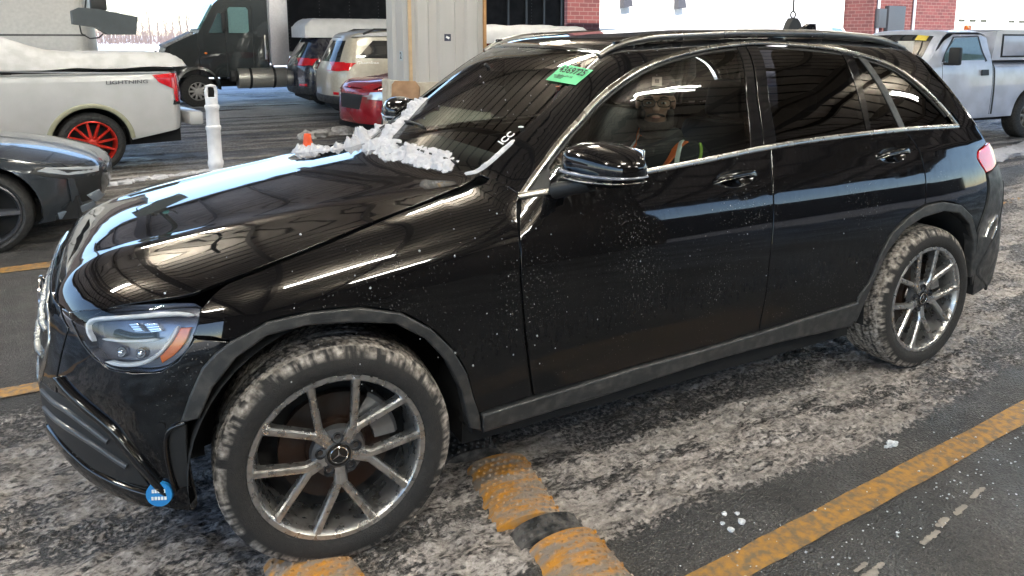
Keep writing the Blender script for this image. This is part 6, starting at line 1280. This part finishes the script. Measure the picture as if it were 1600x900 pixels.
tl_ = ['thin bare tree, leftmost on the horizon','second bare tree from the left on the horizon','third bare tree from the left on the horizon','tall bare tree, fourth from the left on the horizon','fifth bare tree from the left on the horizon','middle bare tree in the row on the horizon','bushy bare tree right of the middle of the row','third bare tree left of the semi truck','second bare tree left of the semi truck','bare tree right beside the semi truck cab','short bare tree at the right end of the row','low bare tree behind the semi truck windscreen']
for i_ in range(12):
    u = 185+i_*11.5; a = (u-835.07)/1157.7; d = 125+(i_*37%30); fx_, fy_ = .487,.873
    px_, py_ = CAMP[0]+d*(fx_+a*fy_), CAMP[1]+d*(fy_-a*fx_)
    bare_tree(round(px_,1), round(py_,1), 6.2+((i_*53)%7)*.45, i_+3, tl_[i_])
random.seed(9); mb = MB()
for k in range(900):
    d = random.uniform(112,150); u = random.uniform(120,420); a = (u-835)/1157.7; px_, py_ = CAMP[0]+d*(.487+a*.873), CAMP[1]+d*(.873-a*.487); h = random.uniform(1.5,3.6)
    mb.tube([(px_,py_,0),(px_+random.gauss(0,.3),py_,h*.6),(px_+random.gauss(0,.6),py_,h)],[.06,.04,.015],3)
o = mb.build('brushwood', mat('brush_brown',(.16,.12,.11),.9), None, sm=None); tag(o,'low brown brushwood along the horizon under the bare trees','brushwood',kind='stuff')
# ================= driver
SK = mat('skin', (.36,.21,.145), .5, nz=.05, nscale=20); JK = mat('dark_jacket', (.02,.024,.028), .8, bump=.4, bscale=40); HAIR = mat('beard_black', (.012,.010,.009), .9, bump=.6, bscale=150)
def remesh_obj(mb, name, m, parent, vox, smooth_it=4, M=None):
    o = mb.build(name, m, parent, sm=R(180)); md = o.modifiers.new('r','REMESH'); md.mode = 'VOXEL'; md.voxel_size = vox; md.use_smooth_shade = True
    ms = o.modifiers.new('s','SMOOTH'); ms.iterations = smooth_it; ms.factor = .5
    bpy.context.view_layer.update(); me = bpy.data.meshes.new_from_object(o.evaluated_get(bpy.context.evaluated_depsgraph_get())); o.modifiers.clear(); o.data = me
    if not me.materials: me.materials.append(m)
    return o
HC = Vector((1.575,-.405,1.335)); fdir = Vector((-.60,-.80,.02)).normalized()
# head frame: local -Y forward, X to the person's left, Z up
ly_ = -fdir; lz_ = Vector((0,0,1)); lx_ = ly_.cross(lz_).normalized(); lz_ = lx_.cross(ly_)
MH = Matrix(((lx_.x,ly_.x,lz_.x,HC.x),(lx_.y,ly_.y,lz_.y,HC.y),(lx_.z,ly_.z,lz_.z,HC.z),(0,0,0,1)))
def hp(x,y,z): return MH @ Vector((x,y,z))
h = MB()
def ell(mb, c, r, M=None):
    g = bmesh.ops.create_icosphere(mb.bm, subdivisions=3, radius=1); bmesh.ops.transform(mb.bm, matrix=(M or Matrix.Identity(4))@Matrix.Translation(c)@Matrix.Diagonal((*r,1)), verts=g['verts'])
ell(h,(0,.012,.035),(.076,.094,.088),MH); ell(h,(0,-.012,-.02),(.062,.078,.085),MH); ell(h,(0,-.035,-.075),(.044,.045,.036),MH)   # skull, face, jaw
ell(h,(0,-.088,-.012),(.011,.016,.024),MH); ell(h,(0,-.100,-.026),(.015,.014,.011),MH)                                       # nose
ell(h,(.032,-.072,-.018),(.022,.016,.018),MH); ell(h,(-.032,-.072,-.018),(.022,.016,.018),MH); ell(h,(0,-.080,.026),(.05,.014,.012),MH)
ell(h,(.080,.012,-.002),(.010,.017,.030),MH); ell(h,(-.080,.012,-.002),(.010,.017,.030),MH)
ell(h,(0,-.088,-.055),(.024,.010,.005),MH); ell(h,(0,-.086,-.064),(.021,.010,.006),MH)
nb = Vector((1.61,-.40,1.13)); h.cyl(nb, hp(0,.02,-.05), .062,.055, 20)
h.tube([(1.63,-.40,1.14),(1.63,-.40,1.0),(1.64,-.40,.75)],[.07,.13,.14],16)
# arms and hands towards the wheel
for sy_, hand in ((-1,(1.20,-.56,1.10)),(1,(1.18,-.24,1.12))):
    sh = Vector((1.64,-.40+.19*sy_,1.10)); el = Vector((1.42,-.40+.25*sy_,.92)); hd = Vector(hand); h.tube([sh,(sh+el)/2,el],[.05,.045,.04],12); h.tube([el,(el+hd)/2,hd],[.04,.035,.027],12)
    dv = (hd-el).normalized(); ell(h, hd+dv*.03,(.035,.035,.03))
    for q in range(4):
        b0 = hd+dv*.045+Vector((0,0,.026-.017*q)); h.tube([b0, b0+Vector((-.035,0,.0)), b0+Vector((-.055,.012*sy_*-1,-.012)), b0+Vector((-.045,.02*sy_*-1,-.026))],[.0095,.009,.0085,.008],8)
    h.tube([hd+Vector((0,-.02*sy_,.01)),hd+Vector((-.03,-.035*sy_,.02)),hd+Vector((-.055,-.035*sy_,.015))],[.011,.010,.009],8)
person = remesh_obj(h,'person',SK,None,.006,3); tag(person,'bearded driver in black knit cap, glasses and reflective dark jacket at the side window','person')
# eyes, brows, mouth
for sx_ in (1,-1):
    mb = MB(); ell(mb,(.031*sx_,-.0785,.004),(.012,.008,.0052),MH); mb.build('eye', mat('eye_white',(.55,.53,.5),.3), person); mb = MB(); ell(mb,(.031*sx_,-.0862,.004),(.0052,.002,.0048),MH); mb.build('iris', mat('iris_dark',(.01,.008,.006),.2), person)
    mb = MB(); mb.tube([hp(.014*sx_,-.094,.026),hp(.032*sx_,-.093,.032),hp(.052*sx_,-.080,.026)],[.004,.005,.003],6); mb.build('eyebrow', HAIR, person)
bd = MB()
for a in np.linspace(-1,1,23):
    x_ = .068*math.sin(a*1.45); y_ = -.088*math.cos(a*1.25)-.0; ell(bd,(x_,y_*.92+.004,-.082-.020*math.cos(a*1.4)),(.016,.016,.022),MH)
    if abs(a)>.55: ell(bd,(x_*1.03,y_*.92+.004,-.050),(.012,.014,.026),MH)
for a in np.linspace(-1,1,9): ell(bd,(.034*a,-.088+.010*a*a,-.044-.009*a*a),(.008,.007,.0055),MH)
remesh_obj(bd,'beard',HAIR,person,.004,1)
mb = MB(); ell(mb,(0,-.097,-.060),(.019,.006,.004),MH); mb.build('lips', mat('lip_skin',(.28,.10,.08),.4), person)
ht = MB(); ell(ht,(0,.014,.068),(.087,.103,.078),MH); ell(ht,(0,.010,.050),(.088,.104,.030),MH); hat = remesh_obj(ht,'knit_cap',mat('cap_knit',(.012,.012,.014),.95,bump=.7,bscale=180),person,.006,2)
mb = MB(); mb.box((0,0,0),(.042,.004,.040),bev=.003); mb.xform(MH@Matrix.Translation((.0,-.098,.098))@Matrix.Rotation(R(-22),4,'X')); pt = mb.build('cap_patch', mat('patch_grey',(.36,.35,.33),.7), hat); mb = MB(); mb.box((0,-.003,0),(.018,.002,.018)); mb.xform(MH@Matrix.Translation((.0,-.098,.098))@Matrix.Rotation(R(-22),4,'X')); mb.build('patch_mark', DARK, pt)
gl_ = MB()
for sx_ in (1,-1):
    pts = [hp((.033+.027*math.copysign(abs(math.cos(t))**.6,math.cos(t)))*sx_,-.101+.004*abs(math.cos(t)),.004+.0165*math.copysign(abs(math.sin(t))**.7,math.sin(t))) for t in np.linspace(0,2*math.pi,25)]; gl_.tube(pts,.0023,6)
    gl_.tube([hp(.060*sx_,-.096,.010),hp(.078*sx_,-.06,.012),hp(.084*sx_,.01,.008)],.0028,6)
gl_.tube([hp(-.008,-.103,.008),hp(0,-.106,.011),hp(.008,-.103,.008)],.003,6); gls = gl_.build('glasses', mat('glasses_black',(.01,.01,.01),.2), person)
for sx_ in (1,-1):
    mb = MB(); vs = [mb.bm.verts.new(hp((.033+.025*math.copysign(abs(math.cos(t))**.6,math.cos(t)))*sx_,-.100,.004+.015*math.copysign(abs(math.sin(t))**.7,math.sin(t)))) for t in np.linspace(0,2*math.pi,25)[:-1]]; mb.bm.faces.new(vs); mb.build('lens', glassmat('spectacle_glass',(.85,.88,.86)) if 'spectacle_glass' not in MATS else MATS['spectacle_glass'], gls, sm=None)
jk = MB(); jk.tube([(1.62,-.40,1.205),(1.625,-.40,1.17)],[.085,.095],20); ell(jk,(1.64,-.40,1.05),(.14,.215,.15)); ell(jk,(1.65,-.40,.85),(.15,.19,.25)); jk.tube([(1.60,-.40,1.19),(1.60,-.40,1.22)],[.088,.085],16)
for sy_, hand in ((-1,(1.20,-.56,1.10)),(1,(1.18,-.24,1.12))):
    sh = Vector((1.64,-.40+.17*sy_,1.10)); el = Vector((1.42,-.40+.25*sy_,.92)); hd = Vector(hand); jk.tube([sh,(sh+el)/2,el],[.085,.075,.066],14); jk.tube([el,(el+hd)/2,hd-(hd-el).normalized()*.03],[.066,.058,.045],14); ell(jk,tuple(sh),(.09,.09,.08)); ell(jk,tuple(el),(.066,.066,.066))
jk.tube([(1.55,-.40,.72),(1.25,-.42,.62)],[.15,.11],14)
jacket = remesh_obj(jk,'jacket',JK,person,.010,3)
HV = mat('reflective_tape', (.62,.70,.66), .35); HO = mat('hi_vis_orange', (.75,.16,.03), .6); HG = mat('hi_vis_lime',(.40,.65,.10),.6)
from mathutils.bvhtree import BVHTree
bvh = BVHTree.FromPolygons([v.co for v in jacket.data.vertices],[p.vertices for p in jacket.data.polygons])
def strap(name, pts, wd, m, lift=.004):
    P = resample(curve(pts,False,5) if len(pts)>2 else pts,.012,False); S = []; N = []
    for p in P:
        l, n, i_, d_ = bvh.find_nearest(Vector(p))
        if l is not None: S.append(tuple(l)); N.append(tuple(n))
    mb = MB(); ribbon_mb(mb,np.array(S),np.array(N),wd,.003,lift); mb.build(name, m, jacket, sm=R(60))
strap('shoulder_strap',[(1.60,-.56,1.22),(1.53,-.565,1.17),(1.49,-.56,1.10),(1.47,-.54,1.0)],.05,HO); strap('reflective_strip',[(1.60,-.545,1.22),(1.54,-.60,1.15),(1.52,-.63,1.08),(1.50,-.64,1.0)],.020,HV,.008)
strap('shoulder_strap',[(1.57,-.30,1.22),(1.50,-.28,1.15),(1.48,-.28,1.0)],.05,HO); strap('reflective_strip',[(1.57,-.30,1.22),(1.50,-.28,1.15),(1.48,-.28,1.0)],.022,HV,.008)
strap('lime_edge',[(1.66,-.62,1.19),(1.62,-.66,1.12),(1.58,-.68,1.02)],.012,HG,.006)
# ================= snow on the car
def snow_sheet(name, path, wd, hh, label, seed=0, m=SNOW, thr=.30, st=.0035, dirt=.0):
    P = curve(path, False, 8); P = resample(P, st, False); T = np.gradient(P,axis=0); T /= np.linalg.norm(T,axis=1,keepdims=True)+1e-9; Nn = np.stack([-T[:,1],T[:,0]],1)
    nu = len(P); vs = np.arange(-1,1.0001,st/ (wd/2)); nv = len(vs); u = np.linspace(0,1,nu)
    Q = (P[:,None,:]+Nn[:,None,:]*vs[None,:,None]*wd/2).reshape(-1,2); U = np.repeat(u,nv); Vv = np.tile(vs,nu)
    S = marchF(FB, np.stack([Q[:,0],Q[:,1],0*Q[:,0]],1), DIRS['top'][0], -2.0, -.2); ok = ~np.isnan(S[:,0]); S = np.nan_to_num(S); N = gradF(FB, S)
    c3 = np.stack([Q[:,0],Q[:,1],np.full(len(Q),seed*3.1)],1)
    big = fbm(c3*22,3); fine = fbm(c3*75,4,.6); cl = np.sqrt(np.abs(2*vnoise(c3*np.array([55,55,1])+5)-1))*.7+.3*np.sqrt(np.abs(2*vnoise(c3*np.array([120,120,1])+9)-1))
    wv_ = .55+.95*fbm(np.stack([U*len(P)*st*16,np.sign(Vv)*2,U*0+seed],1),2); env = np.sqrt(np.clip(1-(Vv/np.clip(wv_,.4,1.0))**2,0,1))*np.clip(np.minimum(U,1-U)*9,0,1)**.5
    h = hh*(env*np.clip(2.4*big-.35,0,2)*(.30+.15*fine+.85*cl)-thr)*1.4
    keep = (h>0)&ok; V = S+N*np.maximum(h,0)[:,None]+N*.001
    idx = np.arange(nu*nv).reshape(nu,nv); q = np.stack([idx[:-1,:-1],idx[1:,:-1],idx[1:,1:],idx[:-1,1:]],-1).reshape(-1,4)
    q = q[ok[q].all(1)&(keep[q].any(1))]
    us, inv = np.unique(q, return_inverse=True); V = V[us]; V = V-N[us]*np.where(h[us]<=0,.004,0)[:,None]
    return tag(fromdata(name, V, inv.reshape(-1,4), m, None, R(180)), label, 'snow')
snow_sheet('cowl_snow',[(.565,-.52),(.53,-.42),(.50,-.30),(.47,-.15),(.46,0),(.46,.14),(.47,.28)],.125,.027,'ragged bank of wet snow across the base of the windscreen',2,thr=.42)
snow_sheet('wiper_snow',[(.47,.10),(.54,.15),(.61,.19),(.68,.245),(.735,.28)],.095,.024,'long wedge of snow pushed up the windscreen by the wiper',3,thr=.24)
snow_sheet('hood_snow',[(.20,.63),(.27,.56),(.34,.48),(.40,.40)],.13,.036,'broken clump of snow on the far rear corner of the hood',4,thr=.26)
snow_sheet('corner_snow',[(.43,.36),(.49,.46),(.55,.56),(.62,.63)],.13,.042,'heap of snow in the far corner where windscreen meets fender',5,thr=.22)
snow_sheet('edge_snow',[(.565,-.585),(.60,-.612),(.65,-.620),(.72,-.618),(.76,-.615)],.022,.008,'thin strip of snow along the near edge of the windscreen',6,thr=.22,st=.0025)
random.seed(11); mb = MB()
def spk(dirn, a, b, r_):
    d, e1, e2, t0, t1 = DIRS[dirn]; s_ = marchF(FB, (a*e1+b*e2)[None], d, t0, t1)[0]
    if not np.isnan(s_[0]): mb.blob(s_,r_,1,(1,1,1.2),.3,seed=random.random()*9)
for _ in range(48): spk('side', random.gauss(.35,.32), random.uniform(.55,1.05), random.choice((.0018,.0024,.003,.004)))
for _ in range(30): spk('side', random.uniform(.5,2.7), random.uniform(.5,1.02), random.choice((.0015,.002,.0026)))
for _ in range(12): spk('uc', random.uniform(.75,1.5), random.uniform(.55,.72), .0018)
for _ in range(14): spk('top', random.uniform(.6,1.1), random.uniform(-.5,.4), .003)
o = mb.build('snow_specks', mat('speck_ice',(.33,.34,.36),.3), None); tag(o,'tiny frozen droplets speckling the black fender, doors and windscreen','snow specks',kind='stuff')
